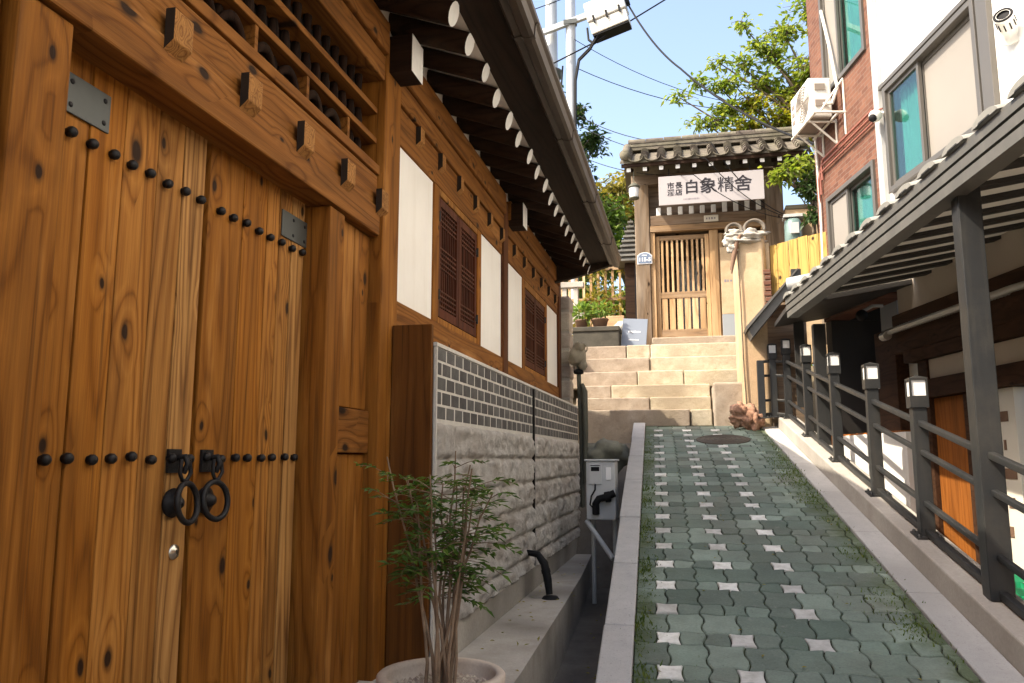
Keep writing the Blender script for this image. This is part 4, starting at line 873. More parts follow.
for k in range(44): b.torus(fac(2.1 + 0.045 * k, 0.10, 1.235), FT, 0.028, 0.005, 10, 5)
part(b, 'pipe_wrap', M['pipe_silver'], pp)
# air conditioner, camera, vent
T_ = thing('air_conditioner', tuple(fac(0.95, 0.3, 4.0)), 'white outdoor air conditioner unit on a bracket high on the red brick wall', 'air conditioner')
def AC(u0, u1, n0, n1, z0, z1):
    part(fbox(MB(), u0, u1, n0, n1, z0, z1), 'casing', M['ac'], T_, bevel=0.02)
    b = MB(); c = fac((u0 + u1) / 2 + 0.1, n1 + 0.004, (z0 + z1) / 2)
    for k in range(6): b.torus(c, FN, 0.05 + 0.032 * k, 0.004, 24, 5)
    for k in range(3): b.tube([c - FT * 0.21 * math.cos(k * 1.047) - Vector((0, 0, 0.21 * math.sin(k * 1.047))), c + FT * 0.21 * math.cos(k * 1.047) + Vector((0, 0, 0.21 * math.sin(k * 1.047)))], 0.004, 5)
    part(b, 'fan_grille', M['ac_dark'], T_)
    b = MB(); fbox(b, u0 + 0.03, u1 - 0.03, n0 + 0.02, n1 - 0.02, z0 - 0.012, z0 - 0.002); part(b, 'base_tray', M['ac_dark'], T_)
    for k in range(3): part(fbox(MB(), u0 + 0.06, u0 + 0.14, n1 + 0.001, n1 + 0.006, z0 + 0.12 + 0.1 * k, z0 + 0.17 + 0.1 * k), 'side_vent', M['ac_dark'], T_)
    for k in range(2): part(fbox(MB(), u1 + 0.001, u1 + 0.012, n0 + 0.08, n0 + 0.2, z0 + 0.12 + 0.2 * k, z0 + 0.2 + 0.2 * k), 'side_vent', M['ac_dark'], T_)
    b = MB()
    for u in (u0 + 0.12, u1 - 0.10, u1 + 0.17):
        b.tube([fac(u, 0.0, z0 - 0.03), fac(u, n1 + 0.02, z0 - 0.03)], 0.015, 6); b.tube([fac(u, 0.012, z0 + (0.38 if u > u1 else -0.30)), fac(u, n1 - 0.05, z0 - 0.03)], 0.013, 6); b.tube([fac(u, 0.012, z0 - 0.30), fac(u, 0.012, z0 + (0.38 if u > u1 else 0.0))], 0.013, 6)
    b.tube([fac(u0, n1, z0 - 0.03), fac(u1 + 0.18, n1, z0 - 0.03)], 0.015, 6); b.tube([fac(u0, n0, z0 - 0.03), fac(u1 + 0.18, n0, z0 - 0.03)], 0.015, 6)
    part(b, 'bracket', M['cream_paint'], T_)
    b = MB(); b.tube([fac(u1, n0 + 0.1, z0 + 0.15), fac(u1 + 0.12, n0 + 0.05, z0 + 0.1), fac(u1 + 0.1, 0.05, z0 + 0.3), fac(u1 - 0.1, 0.03, z0 + 0.9), fac(u1 - 0.3, 0.03, z0 + 1.5)], 0.02, 8); part(b, 'hose', M['ac'], T_)
AC(0.34, 0.98, 0.08, 0.35, 3.98, 4.46)
T_ = thing('security_camera', tuple(fac(2.15, 0.1, 3.45)), 'white dome security camera on the corner between brick and white wall', 'security camera')
b = MB(); b.lathe([(0.05, 0), (0.05, 0.02), (0.02, 0.03), (0.018, 0.09)], fac(2.12, -0.02, 3.50), FN, 16); b.sphere(fac(2.12, 0.11, 3.47), 0.065, (1, 1, 1), 18, 12); part(b, 'body', M['ac'], T_)
b = MB(); b.sphere(fac(2.14, 0.145, 3.44), 0.042, (1, 1, 1), 16, 10); part(b, 'lens_dome', M['rubber'], T_)
b = MB(); b.tube([fac(2.10, 0.02, 3.56), fac(1.98, 0.06, 3.58), fac(1.90, 0.05, 3.50)], 0.010, 8); part(b, 'cable', M['redpipe'], T_)
T_ = thing('vent_cap', tuple(fac(4.28, 0.1, 3.25)), 'white cylindrical vent cap pointing down from the white wall above the canopy', 'vent')
b = MB(); ax = (FN * 0.62 + Vector((0, 0, 0.36)) + FT * 0.62); b.lathe([(0.0, 0.0), (0.10, 0.0), (0.10, 0.015), (0.062, 0.02), (0.062, 0.19), (0.07, 0.20), (0.07, 0.215), (0.045, 0.22)], fac(4.20, -0.01, 3.19), ax, 24); part(b, 'barrel', M['ac'], T_)
b = MB(); b.lathe([(0.058, 0.205), (0.0, 0.2)], fac(4.20, -0.01, 3.19), ax, 20); b.torus(fac(4.20, -0.01, 3.19) + Vector(ax).normalized() * 0.217, ax, 0.058, 0.010, 24, 6)
for k in range(10):
    a = Vector(ax).normalized(); o1 = a.orthogonal().normalized(); o2 = a.cross(o1); q = (o1 * math.cos(k * .628) + o2 * math.sin(k * .628)) * 0.0635; c = fac(4.20, -0.01, 3.19) + q; b.tube([c + a * 0.11, c + a * 0.17], 0.005, 5)
part(b, 'lens_ring', M['rubber'], T_)
T_ = thing('security_camera', tuple(fac(1.75, 0.25, 1.5)), 'small black dome camera under the far end of the dark canopy', 'security camera')
b = MB(); b.sphere(fac(1.75, 0.22, 1.46), 0.06, (1, 1, 1), 18, 12); part(b, 'dome', M['rubber'], T_)
b = MB(); b.tube([fac(1.75, 0.22, 1.5), fac(1.75, 0.1, 1.56), fac(1.75, 0.0, 1.56)], 0.018, 8); part(b, 'arm', M['trim'], T_)
# green crate on the terrace
T_ = MB(); x0, y0, z0 = 1.80, 6.25, -1.2
for k in range(5):
    z = z0 + 0.09 * k
    for a in ((x0, x0 + 0.5, y0, y0 + 0.012), (x0, x0 + 0.5, y0 + 0.348, y0 + 0.36), (x0, x0 + 0.012, y0 + 0.013, y0 + 0.347), (x0 + 0.488, x0 + 0.5, y0 + 0.013, y0 + 0.347)): T_.box(a[0], a[1], a[2], a[3], z, z + 0.05)
for a in (x0 + 0.002, x0 + 0.16, x0 + 0.32, x0 + 0.46):
    for y in (y0 + 0.003, y0 + 0.32): T_.box(a, a + 0.03, y + 0.0, y + 0.034, z0 + 0.002, z0 + 0.37)
T_.box(x0 + 0.014, x0 + 0.486, y0 + 0.014, y0 + 0.346, z0 + 0.004, z0 + 0.03)
tag(T_.build('plastic_crate', M['green_plastic']), 'green plastic crate on the terrace floor below the big canopy post', 'crate')

# ------------------------------------------------------------------ gate pillar, fence, meter
T_ = thing('gate_pillar', (0.85, 10.9, 0.4), 'cream rendered pillar with white lime lumps and curved tiles on top', 'pillar')
b = MB(); b.prism([(0.70, 10.62, 0.2), (1.01, 10.59, 0.2), (1.045, 10.66, 0.2), (1.045, 11.6, 0.2), (0.68, 11.6, 0.2)], (0, 0, 2.64)); part(b, 'shaft', M['pillar'], T_, bevel=0.03, seg=3)
b = MB(); b.box(1.047, 1.10, 10.70, 11.5, 0.2, 2.80); part(b, 'side_wall', M['pillar'], T_, bevel=0.01)
b = MB()
for k in range(9): b.box(1.0 + 0.02 * (k % 2), 1.095, 10.595, 10.75, 1.78 + 0.072 * k, 1.842 + 0.072 * k)
part(b, 'exposed_brick', M['redbrick'], T_, bevel=0.008)
b = MB()
for c, r, s_ in (((0.86, 10.66, 2.89), 0.15, (1.25, .8, .55)), ((0.67, 10.64, 2.92), 0.10, (1.2, .8, .6)), ((0.615, 10.62, 2.82), 0.085, (1.1, .8, .8)), ((0.625, 10.60, 2.72), 0.07, (.9, .8, .9)), ((0.80, 10.75, 2.83), 0.2, (1.2, .9, .35))): b.sphere(c, r, s_, 36, 24, 0, 0.6, c[0] * 9)
part(b, 'lime_cap', M['lump'], T_)
for c, r in (((0.92, 10.60, 2.98), 0.125), ((0.66, 10.60, 2.97), 0.095)):
    b = MB(); b.torus(c, (0, -1, 0.25), r, 0.018, 18, 8, 0, -0.3, math.pi + 0.3, ref=(1, 0, 0)); b.torus(Vector(c) + Vector((0, 0.10, 0.02)), (0, -1, 0.25), r, 0.02, 18, 8, 0, -0.2, math.pi + 0.2, ref=(1, 0, 0)); part(b, 'ridge_tile', M['gutterfloor'], T_)
b = MB(); pts = [(0.74, 10.58, 2.90), (0.66, 10.57, 2.74), (0.63, 10.57, 2.55), (0.60, 10.58, 2.43)]; b.tube(pts, [0.02, 0.03, 0.028, 0.015], 8); b.tube([(0.68, 10.57, 2.78), (0.64, 10.56, 2.60), (0.605, 10.57, 2.38)], [0.03, 0.032, 0.01], 8); part(b, 'dried_vine', M['rust'], T_)
b = MB(); b.tube([(0.69, 10.59, 2.75), (0.705, 10.585, 2.0), (0.71, 10.585, 1.2), (0.73, 10.585, 0.55)], 0.009, 7); part(b, 'cord', M['bark'], T_)
T_ = thing('board_fence', (1.4, 10.5, 1.8), 'fence of upright bright yellow timber boards between the pillar and the brick building', 'fence')
xs_ = [1.105, 1.19, 1.32, 1.42, 1.53, 1.645, 1.74]
for i in range(6):
    t0, t1 = (xs_[i] - 1.1), (xs_[i + 1] - 1.1); z1 = 2.77 + jit(0.012)
    b = MB(); b.prism([(xs_[i] + 0.003, 10.72 - t0 * 0.9, 1.98), (xs_[i + 1] - 0.003, 10.72 - t1 * 0.9, 1.98), (xs_[i + 1] - 0.003, 10.745 - t1 * 0.9, 1.98), (xs_[i] + 0.003, 10.745 - t0 * 0.9, 1.98)], (0, 0, z1 - 1.98)); part(b, 'board', M['fence'], T_, bevel=0.004)
b = MB(); b.prism([(1.105, 10.75, 2.45), (1.74, 10.18, 2.45), (1.74, 10.22, 2.45), (1.105, 10.79, 2.45)], (0, 0, 0.07)); part(b, 'rail', M['fence'], T_)
T_ = thing('electric_meter', (1.74, 13.2, 3.3), 'grey green electric meter with glass cover on the wall right of the gate', 'meter')
b = MB(); b.lathe([(0.0, -0.27), (0.11, -0.27), (0.14, -0.23), (0.14, 0.12), (0.12, 0.20), (0.0, 0.21)], (1.75, 13.26, 3.62), (0, 0, 1), 22); part(b, 'glass_cover', M['darkgreen_meter'], T_)
b = MB(); b.box(1.68, 1.82, 13.09, 13.115, 3.56, 3.74); b.box(1.60, 1.92, 13.15, 13.39, 3.85, 3.90); part(b, 'meter_face', M['box_grey'], T_, bevel=0.003)
b = MB(); b.box(1.665, 2.6, 13.4, 13.65, 1.5, 4.05); b.box(1.665, 2.6, 13.38, 13.67, 4.05, 4.12, 1); tag(b.build('garden_wall', [M['pillar'], M['tile_old']], bevel=0.01), 'short cream wall between the gate and the brick building behind the yellow fence', 'wall')

# ------------------------------------------------------------------ gatehouse
GT = thing('timber_gatehouse', (0.4, 13.7, 1.75), 'old timber gatehouse with slatted doors and a tiled roof at the top of the steps', 'gate')
GY = 13.6
for x0, x1 in ((-0.81, -0.56), (1.37, 1.66)): part(MB().box(x0, x1, GY, GY + 0.26, 1.74, 4.72), 'post', M['gate_post'], GT, bevel=0.012)
part(MB().box(-0.86, 1.72, GY + 0.02, GY + 0.22, 4.722, 4.90), 'tie_beam', M['gate_old'], GT, bevel=0.01)
part(MB().box(-0.555, 1.365, GY + 0.02, GY + 0.22, 3.97, 4.15), 'header', M['gate_old'], GT, bevel=0.01)
for k in range(10): part(MB().box(-0.44 + 0.185 * k, -0.36 + 0.185 * k, GY + 0.04, GY + 0.12, 4.153, 4.30 if k < 6 else 4.42), 'transom_slat', M['white_paint'], GT, bevel=0.012)
part(MB().box(-0.6, 1.41, GY + 0.25, GY + 1.26, 3.98, 4.02), 'porch_ceiling', M['gate_old'], GT)
part(MB().box(-0.56, 1.37, GY + 0.20, GY + 0.23, 4.15, 4.72), 'transom_back', M['gate_old'], GT)
part(MB().box(-0.555, 1.365, GY + 0.01, GY + 0.20, 3.86, 3.967), 'lintel', M['gate_h'], GT, bevel=0.006)
part(MB().box(-0.555, -0.475, GY + 0.04, GY + 0.20, 2.0, 3.857), 'jamb', M['gate_v'], GT, bevel=0.005); part(MB().box(1.285, 1.365, GY + 0.04, GY + 0.20, 2.0, 3.857), 'jamb', M['gate_v'], GT, bevel=0.005)
part(MB().box(-0.56, 1.37, GY - 0.16, GY + 0.24, 1.745, 1.995), 'threshold', M['step'], GT, bevel=0.02)
def gate_leaf(x0, x1, st=0.07, nu=9, nl=6):
    y0, y1 = GY + 0.09, GY + 0.14; b = MB(); b.box(x0, x0 + st, y0, y1, 2.01, 3.80); b.box(x1 - st, x1, y0, y1, 2.01, 3.80); lf_ = part(b, 'door_leaf', M['gate_v'], GT, bevel=0.005)
    for z0, z1 in ((2.01, 2.16), (2.70, 2.81), (3.72, 3.80)): part(MB().box(x0 + st, x1 - st, y0 + 0.004, y1 - 0.004, z0, z1), 'rail', M['gate_h'], lf_, bevel=0.004)
    b = MB(); w_ = (x1 - x0 - 2 * st)
    for k in range(nu): xc = x0 + st + w_ * (k + 0.5) / nu; b.box(xc - 0.019, xc + 0.019, y0 + 0.012, y1 - 0.012, 2.81, 3.72)
    part(b, 'upper_slats', M['gate_v'], lf_, bevel=0.003)
    b = MB()
    for k in range(nl): xc = x0 + st + w_ * (k + 0.5) / nl; b.box(xc - 0.048, xc + 0.048, y0 + 0.012, y1 - 0.012, 2.16, 2.70)
    part(b, 'lower_slats', M['gate_v'], lf_, bevel=0.003)
gate_leaf(-0.47, 0.43); gate_leaf(0.585, 1.28, nu=7, nl=5)
part(MB().box(0.435, 0.58, GY + 0.06, GY + 0.16, 2.0, 3.857), 'mullion', M['gate_v'], GT, bevel=0.005)
part(MB().box(-0.55, 1.36, GY + 1.2, GY + 1.26, 1.75, 4.1), 'porch_wall', M['gate_old'], GT); part(MB().box(-0.1, 0.3, GY + 1.15, GY + 1.19, 2.3, 3.6), 'paper_window', M['plaster'], GT)
part(MB().box(-0.6, -0.56, GY + 0.26, GY + 1.2, 1.75, 4.1), 'porch_side', M['gate_old'], GT); part(MB().box(1.37, 1.41, GY + 0.26, GY + 1.2, 1.75, 4.1), 'porch_side', M['gate_old'], GT)
part(MB().box(0.60, 0.98, GY - 0.10, GY - 0.07, 2.36, 3.50), 'cream_board', M['pillar'], GT, bevel=0.004); part(MB().box(0.60, 0.98, GY - 0.11, GY - 0.06, 1.90, 2.355), 'grey_board', M['bluegrey'], GT, bevel=0.004)
b = MB(); random.seed(3 + 3)
for k in range(3):
    xa = 0.72 - 0.14/2 + 0.14 * k / 3; hh = 0.05 * random.uniform(.6, 1.0)
    b.box(xa, xa + 0.14/3 * random.uniform(.45, .8), GY - 0.1015 - 0.001, GY - 0.1015, 2.92 - hh / 2, 2.92 + hh / 2)
part(b, 'notice_lettering', M['ink_grey'], GT)
# eaves and roof: rafters with pale ends, barrel tiles, ridge
EY, EZ, RYG, RZ = 13.0, 4.90, 13.74, 5.33
for k in range(11):
    x = -0.86 + 0.27 * k
    b = MB(); b.prism([(x - 0.035, EY + 0.05, EZ - 0.135), (x + 0.035, EY + 0.05, EZ - 0.135), (x + 0.035, EY + 0.05, EZ - 0.065), (x - 0.035, EY + 0.05, EZ - 0.065)], (0, 0.85, 0.30)); b.box(x - 0.034, x + 0.034, EY + 0.046, EY + 0.049, EZ - 0.132, EZ - 0.066, 1)
    part(b, 'rafter', [M['rafter'], M['white_paint']], GT)
part(MB().box(-0.98, 2.0, EY + 0.01, EY + 0.045, EZ - 0.06, EZ + 0.0), 'eave_board', M['rafter'], GT)
b = MB(); X0, X1 = -1.0, 2.02
for sgn in (1, -1):
    ye, yr_ = (EY, RYG) if sgn == 1 else (2 * RYG - EY, RYG)
    p = [(X0, ye, EZ - 0.0), (X0, yr_, RZ - 0.0), (X0, yr_, RZ + 0.03), (X0, ye, EZ + 0.03)]; b.prism(p if sgn == 1 else p[::-1], (X1 - X0, 0, 0))
part(b, 'roof_deck', M['tile_old'], GT)
b = MB(); N = 11; R_LEN = 5
for sgn in (1, -1):
    for i in range(N):
        x = X0 + 0.12 + (X1 - X0 - 0.24) * i / (N - 1); ye = EY if sgn == 1 else 2 * RYG - EY
        for k in range(R_LEN):
            t0, t1 = k / R_LEN, (k + 1) / R_LEN + 0.02
            a = Vector((x + jit(.008), ye + (RYG - ye) * t0, EZ + (RZ - EZ) * t0 + 0.075)); c = Vector((x + jit(.008), ye + (RYG - ye) * t1, EZ + (RZ - EZ) * t1 + 0.055))
            b.tube([a, c], [0.068, 0.058], 10)
        if i < N - 1 and sgn == 1:                 # concave pan tiles, their lips hanging in arcs over the eave
            xm = x + (X1 - X0 - 0.24) / (N - 1) / 2
            for k in range(R_LEN):
                t0, t1 = k / R_LEN, (k + 1) / R_LEN + 0.03; vs = []
                for (t, dz) in ((t0, 0.03), (t1, 0.01)):
                    for q in range(9):
                        th = math.pi * q / 8; vs.append((xm - 0.125 * math.cos(th), ye + (RYG - ye) * t - (0.04 if k == 0 and t == t0 else 0), EZ + (RZ - EZ) * t + 0.075 - 0.085 * math.sin(th) + dz))
                for (x_, y_, z_) in list(vs): vs.append((x_, y_, z_ - 0.022))
                b.add(vs, [(q, q + 1, q + 10, q + 9) for q in range(8)] + [(18 + q, 18 + q + 9, 18 + q + 10, 18 + q + 1) for q in range(8)] + [(q, 18 + q, 18 + q + 1, q + 1) for q in range(8)], 0, True)
part(b, 'roof_tiles', M['tile_old'], GT)
b = MB()
for k in range(5): b.box(X0 + 0.1 + 0.01 * k, X1 - 0.1 - 0.01 * k, RYG - 0.11 + 0.01 * (k % 2), RYG + 0.11 - 0.01 * (k % 2), RZ + 0.04 + 0.032 * k, RZ + 0.068 + 0.032 * k)
x = X0 + 0.1
while x < X1 - 0.1: b.tube([(x, RYG, RZ + 0.22 + jit(.005)), (x + 0.3, RYG, RZ + 0.215 + jit(.005))], 0.062, 10); x += 0.31
part(b, 'ridge', M['tile_old'], GT)
b = MB()
for s_, x in ((1, X0 + 0.08), (-1, X1 - 0.08)):
    b.tube([(x, EY - 0.02, EZ + 0.13), (x, (EY + RYG) / 2, (EZ + RZ) / 2 + 0.12), (x, RYG, RZ + 0.14)], 0.075, 12); b.lathe([(0.085, 0), (0.085, 0.05), (0, 0.055)], (x, EY - 0.0, EZ + 0.14), (0, -1, 0), 16)
part(b, 'verge_tiles', M['tile_old'], GT)
# signboard
T_ = thing('signboard', (0.47, 13.1, 4.15), 'long white signboard with black brush characters under the gate eaves', 'sign')
b = MB(); b.box(-0.372, 1.312, 13.07, 13.105, 4.155, 4.65); part(b, 'board', M['signwhite'], T_, bevel=0.004)
SYF = 13.068
for ch, px, s_ in (('白', 0.165, 0.25), ('象', 0.43, 0.285), ('精', 0.71, 0.275), ('舍', 0.985, 0.285)): text(ch, s_, M['ink'], facing(px, SYF, 4.425), T_, 'character', 0.002, 0.0 if ch == '精' else 0.004)
for ch, px, pzz in (('市', -0.175, 4.475), ('長', -0.045, 4.475), ('酒', -0.175, 4.355), ('店', -0.045, 4.355)): text(ch, 0.12, M['ink'], facing(px, SYF, pzz), T_, 'small_character', 0.002, 0.002)
b = MB(); random.seed(12 + 3)
for k in range(12):
    xa = 0.16 - 0.26/2 + 0.26 * k / 12; hh = 0.03 * random.uniform(.6, 1.0)
    b.box(xa, xa + 0.26/12 * random.uniform(.45, .8), SYF + 0.001 - 0.001, SYF + 0.001, 4.235 - hh / 2, 4.235 + hh / 2)
part(b, 'small_lettering', M['ink_grey'], T_)
b = MB()
for x in (-0.2, 1.1): b.tube([(x, 13.09, 4.65), (x, 13.14, 4.80)], 0.008, 6)
part(b, 'hanger', M['iron'], T_)
T_ = thing('house_number_plate', (-0.69, 13.58, 3.35), 'small arched blue grey house number plate reading 115-5 on the gate post', 'number plate')
def arch(x0, x1, z0, z1, y):
    pts = [(x0, y, z0), (x1, y, z0), (x1, y, z1 - 0.05)]; xm = (x0 + x1) / 2
    pts += [(xm + (x1 - x0) / 2 * math.cos(t) * 0.86, y, z1 - 0.05 + 0.05 * math.sin(t)) for t in [math.pi * k / 8 for k in range(9)]]; return pts + [(x0, y, z1 - 0.05)]
PX = -0.655
part(MB().prism(arch(PX - 0.125, PX + 0.125, 3.30, 3.505, 13.598), (0, -0.008, 0)), 'rim', M['lettering'], T_); part(MB().prism(arch(PX - 0.113, PX + 0.113, 3.312, 3.493, 13.589), (0, -0.004, 0)), 'plate', M['plate_blue'], T_)
text('115-5', 0.092, M['lettering'], facing(PX, 13.583, 3.375), T_, 'number', 0.002, 0.002)
b = MB(); random.seed(4 + 3)
for k in range(4):
    xa = PX - 0.09/2 + 0.09 * k / 4; hh = 0.026 * random.uniform(.6, 1.0)
    b.box(xa, xa + 0.09/4 * random.uniform(.45, .8), 13.584 - 0.001, 13.584, 3.452 - hh / 2, 3.452 + hh / 2)
part(b, 'lettering', M['lettering'], T_)
T_ = thing('gate_lantern', (-0.78, 13.1, 4.2), 'small glass lantern hanging under the left end of the gate roof', 'lantern')
b = MB(); b.lathe([(0.0, 0.30), (0.04, 0.29), (0.10, 0.235), (0.10, 0.215), (0.0, 0.21)], (-0.78, 13.08, 4.28), (0, 0, 1), 16); b.lathe([(0.0, 0.02), (0.08, 0.02), (0.085, 0.045), (0.0, 0.05)], (-0.78, 13.08, 4.28), (0, 0, 1), 16); b.tube([(-0.78, 13.08, 4.57), (-0.78, 13.08, 4.78)], 0.008, 6); part(b, 'frame', M['standpipe'], T_)
b = MB(); b.lathe([(0.07, 0.05), (0.085, 0.14), (0.08, 0.21)], (-0.78, 13.08, 4.28), (0, 0, 1), 16); part(b, 'shade', M['lens'], T_)
T_ = thing('title_plaque', (0.45, 13.59, 4.0), 'tiny gold plaque at the middle of the gate header', 'plaque')
b = MB(); b.box(0.36, 0.60, GY - 0.004, GY + 0.018, 3.985, 4.10); part(b, 'plate', M['cream_paint'], T_, bevel=0.012)
b = MB(); random.seed(4 + 3)
for k in range(4):
    xa = 0.48 - 0.17/2 + 0.17 * k / 4; hh = 0.045 * random.uniform(.6, 1.0)
    b.box(xa, xa + 0.17/4 * random.uniform(.45, .8), GY - 0.005 - 0.001, GY - 0.005, 4.04 - hh / 2, 4.04 + hh / 2)
part(b, 'lettering', M['ink_grey'], T_)
# placard and stone bench with pots
T_ = thing('information_placard', (-0.83, 12.9, 1.75), 'slate blue information board leaning against the left gate post', 'placard')
Mx = Matrix.Translation((-0.83, 12.80, 1.752)) @ Matrix.Rotation(R(-14), 4, 'X') @ Matrix.Rotation(R(4), 4, 'Y')
b = MB(); b.box(-0.20, 0.20, 0.0, 0.03, 0.0, 0.50, 0, Mx); part(b, 'board', M['placard'], T_, bevel=0.004)
b = MB(); random.seed(9 + 3)
for k in range(9):
    xa = 0.0 - 0.2/2 + 0.2 * k / 9; hh = 0.035 * random.uniform(.6, 1.0)
    b.box(xa, xa + 0.2/9 * random.uniform(.45, .8), -0.002 - 0.001, -0.002, 0.27 - hh / 2, 0.27 + hh / 2, 0, Mx)
part(b, 'lettering', M['lettering'], T_)
b = MB(); random.seed(11 + 3)
for k in range(11):
    xa = 0.0 - 0.16/2 + 0.16 * k / 11; hh = 0.022 * random.uniform(.6, 1.0)
    b.box(xa, xa + 0.16/11 * random.uniform(.45, .8), -0.002 - 0.001, -0.002, 0.13 - hh / 2, 0.13 + hh / 2, 0, Mx)
part(b, 'lettering', M['lettering'], T_)
T_ = thing('stone_bench', (-1.35, 12.75, 1.74), 'dark grey stone bench left of the gate carrying the flower pots', 'bench')
b = MB(); b.box(-1.78, -1.04, 12.62, 13.0, 1.742, 2.0); part(b, 'base', M['bench'], T_, bevel=0.012); b = MB(); b.box(-1.82, -1.03, 12.60, 13.05, 2.003, 2.08); part(b, 'top', M['bench'], T_, bevel=0.012)
def leafy(mb, c, rad, n, ln, wd, sc=(1, 1, 1), mi=0, droop=0.0, shell=0.35):
    for i in range(n):
        d = Vector((random.gauss(0, 1), random.gauss(0, 1), random.gauss(0, 1))).normalized(); r = rad * (shell + (1 - shell) * random.random()) * random.uniform(0.7, 1.05)
        p = c + Vector((d.x * sc[0], d.y * sc[1], d.z * sc[2])) * r
        dd = d + Vector((jit(.9), jit(.9), jit(.8) - droop)); leaf_quad(mb, p, dd, Vector((jit(1), jit(1), 1)), ln * random.uniform(.6, 1.3), wd * random.uniform(.7, 1.2), mi)
random.seed(5)
for (x, y, r, lab) in ((-1.36, 12.82, 0.13, 'brown pot with a bright leafy plant on the stone bench nearest the blue board'), (-1.66, 12.84, 0.10, 'small dark pot with a low green plant at the left end of the stone bench')):
    T_ = thing('potted_plant', (x, y, 2.08), lab, 'potted plant', 'pots on the stone bench')
    b = MB(); b.lathe([(0.0, 0.0), (r * .75, 0.0), (r, 0.12), (r * 1.1, 0.125), (r * 1.1, 0.15), (r * .9, 0.15), (0, 0.13)], (x, y, 2.082), (0, 0, 1), 20); part(b, 'pot', M['rust'], T_)
    b = MB(); leafy(b, Vector((x, y, 2.36)), r * 1.9, 170, 0.10, 0.05, (1, 0.9, 0.75))
    for k in range(6): b.tube([(x, y, 2.2), (x + jit(r), y + jit(r), 2.4)], 0.004, 4)
    part(b, 'foliage', M['leaf_b'], T_)
b = MB()
for c, r in (((-0.98, 13.25, 2.12), 0.17), ((-1.12, 13.3, 2.05), 0.14)): b.sphere(c, r, (1.2, .8, .75), 20, 12, 0, 0.4, c[0] * 4)
b.box(-1.15, -0.86, 13.15, 13.4, 1.745, 2.0); tag(b.build('pale_stone', M['lump']), 'pale whitish stone behind the blue board at the gate', 'stone')

# ------------------------------------------------------------------ yard left of the gate
T_ = thing('brick_steps', (-1.4, 14.2, 1.75), 'pile of tan bricks rising as rough steps behind the flower pots', 'brick steps')
for k in range(6): part(MB().box(-1.75 + 0.02 * k, -0.85 - 0.05 * k, 13.75 + 0.16 * k, 14.9, 1.75 + 0.14 * k + 0.001, 1.75 + 0.14 * (k + 1) - 0.002), 'step', M['tanbrick'], T_, bevel=0.01)
T_ = thing('trellis_fence', (-1.6, 15.2, 1.8), 'warm brown wooden trellis overgrown with climbers in the yard left of the gate', 'trellis')
b = MB()
for k in range(12): b.box(-2.5 + 0.14 * k, -2.45 + 0.14 * k, 15.2, 15.23, 1.75, 3.9 + 0.05 * (k % 3))
part(b, 'slats', M['gate_v'], T_, bevel=0.004)
for z in (2.3, 3.0, 3.6): part(MB().box(-2.55, -0.82, 15.17, 15.198, z, z + 0.06), 'rail', M['gate_h'], T_)
b = MB()
for k in range(22): leafy(b, Vector((-2.4 + random.random() * 1.5, 15.08, 2.2 + random.random() * 1.6)), 0.22, 26, 0.11, 0.06, (1, .4, 1.1))
part(b, 'foliage', M['leaf_o'], T_)
T_ = thing('garden_balustrade', (-2.3, 13.7, 1.75), 'pale balustrade with dark gaps partly hidden behind the house corner', 'balustrade')
part(MB().box(-3.2, -1.72, 13.6, 13.75, 2.35, 2.5), 'rail', M['concrete'], T_, bevel=0.01); part(MB().box(-3.2, -1.72, 13.6, 13.75, 2.95, 3.05), 'rail', M['concrete'], T_, bevel=0.01)
for k in range(7): part(MB().box(-3.1 + 0.2 * k, -3.02 + 0.2 * k, 13.63, 13.72, 2.502, 2.948), 'baluster', M['concrete'], T_, bevel=0.01)
T_ = thing('tiled_garden_wall', (-1.05, 14.6, 1.75), 'dark tiled end of a garden wall just left of the gate post', 'wall')
b = MB(); b.box(-1.08, -0.90, 14.7, 16.5, 1.75, 3.60); part(b, 'wall', M['rafter'], T_)
b = MB()
for k in range(9): b.box(-1.24 + 0.03 * k, -0.80 - 0.012 * k, 14.55, 16.6, 3.61 + 0.09 * k, 3.65 + 0.09 * k); b.box(-1.19 + 0.03 * k, -0.84 - 0.012 * k, 14.6, 16.6, 3.65 + 0.09 * k, 3.695 + 0.09 * k)
part(b, 'tiles', M['tile'], T_, bevel=0.008)
T_ = thing('neighbour_house', (-5.5, 21, 2.0), 'grey roofed neighbour house half hidden in the hillside greenery behind the gate', 'house')
b = MB(); b.box(-8.5, -3.2, 20, 24, 1.5, 5.7); part(b, 'wall', M['beige'], T_)
b = MB(); b.prism([(-9.0, 19.3, 5.5), (-2.6, 19.3, 5.5), (-2.6, 19.3, 5.65), (-9.0, 19.3, 5.65)], (0, 2.7, 1.35)); b.prism([(-9.0, 22.0, 6.85), (-2.6, 22.0, 6.85), (-2.6, 22.0, 7.0), (-9.0, 22.0, 7.0)], (0, 2.7, -1.35)); part(b, 'roof', M['tile'], T_)

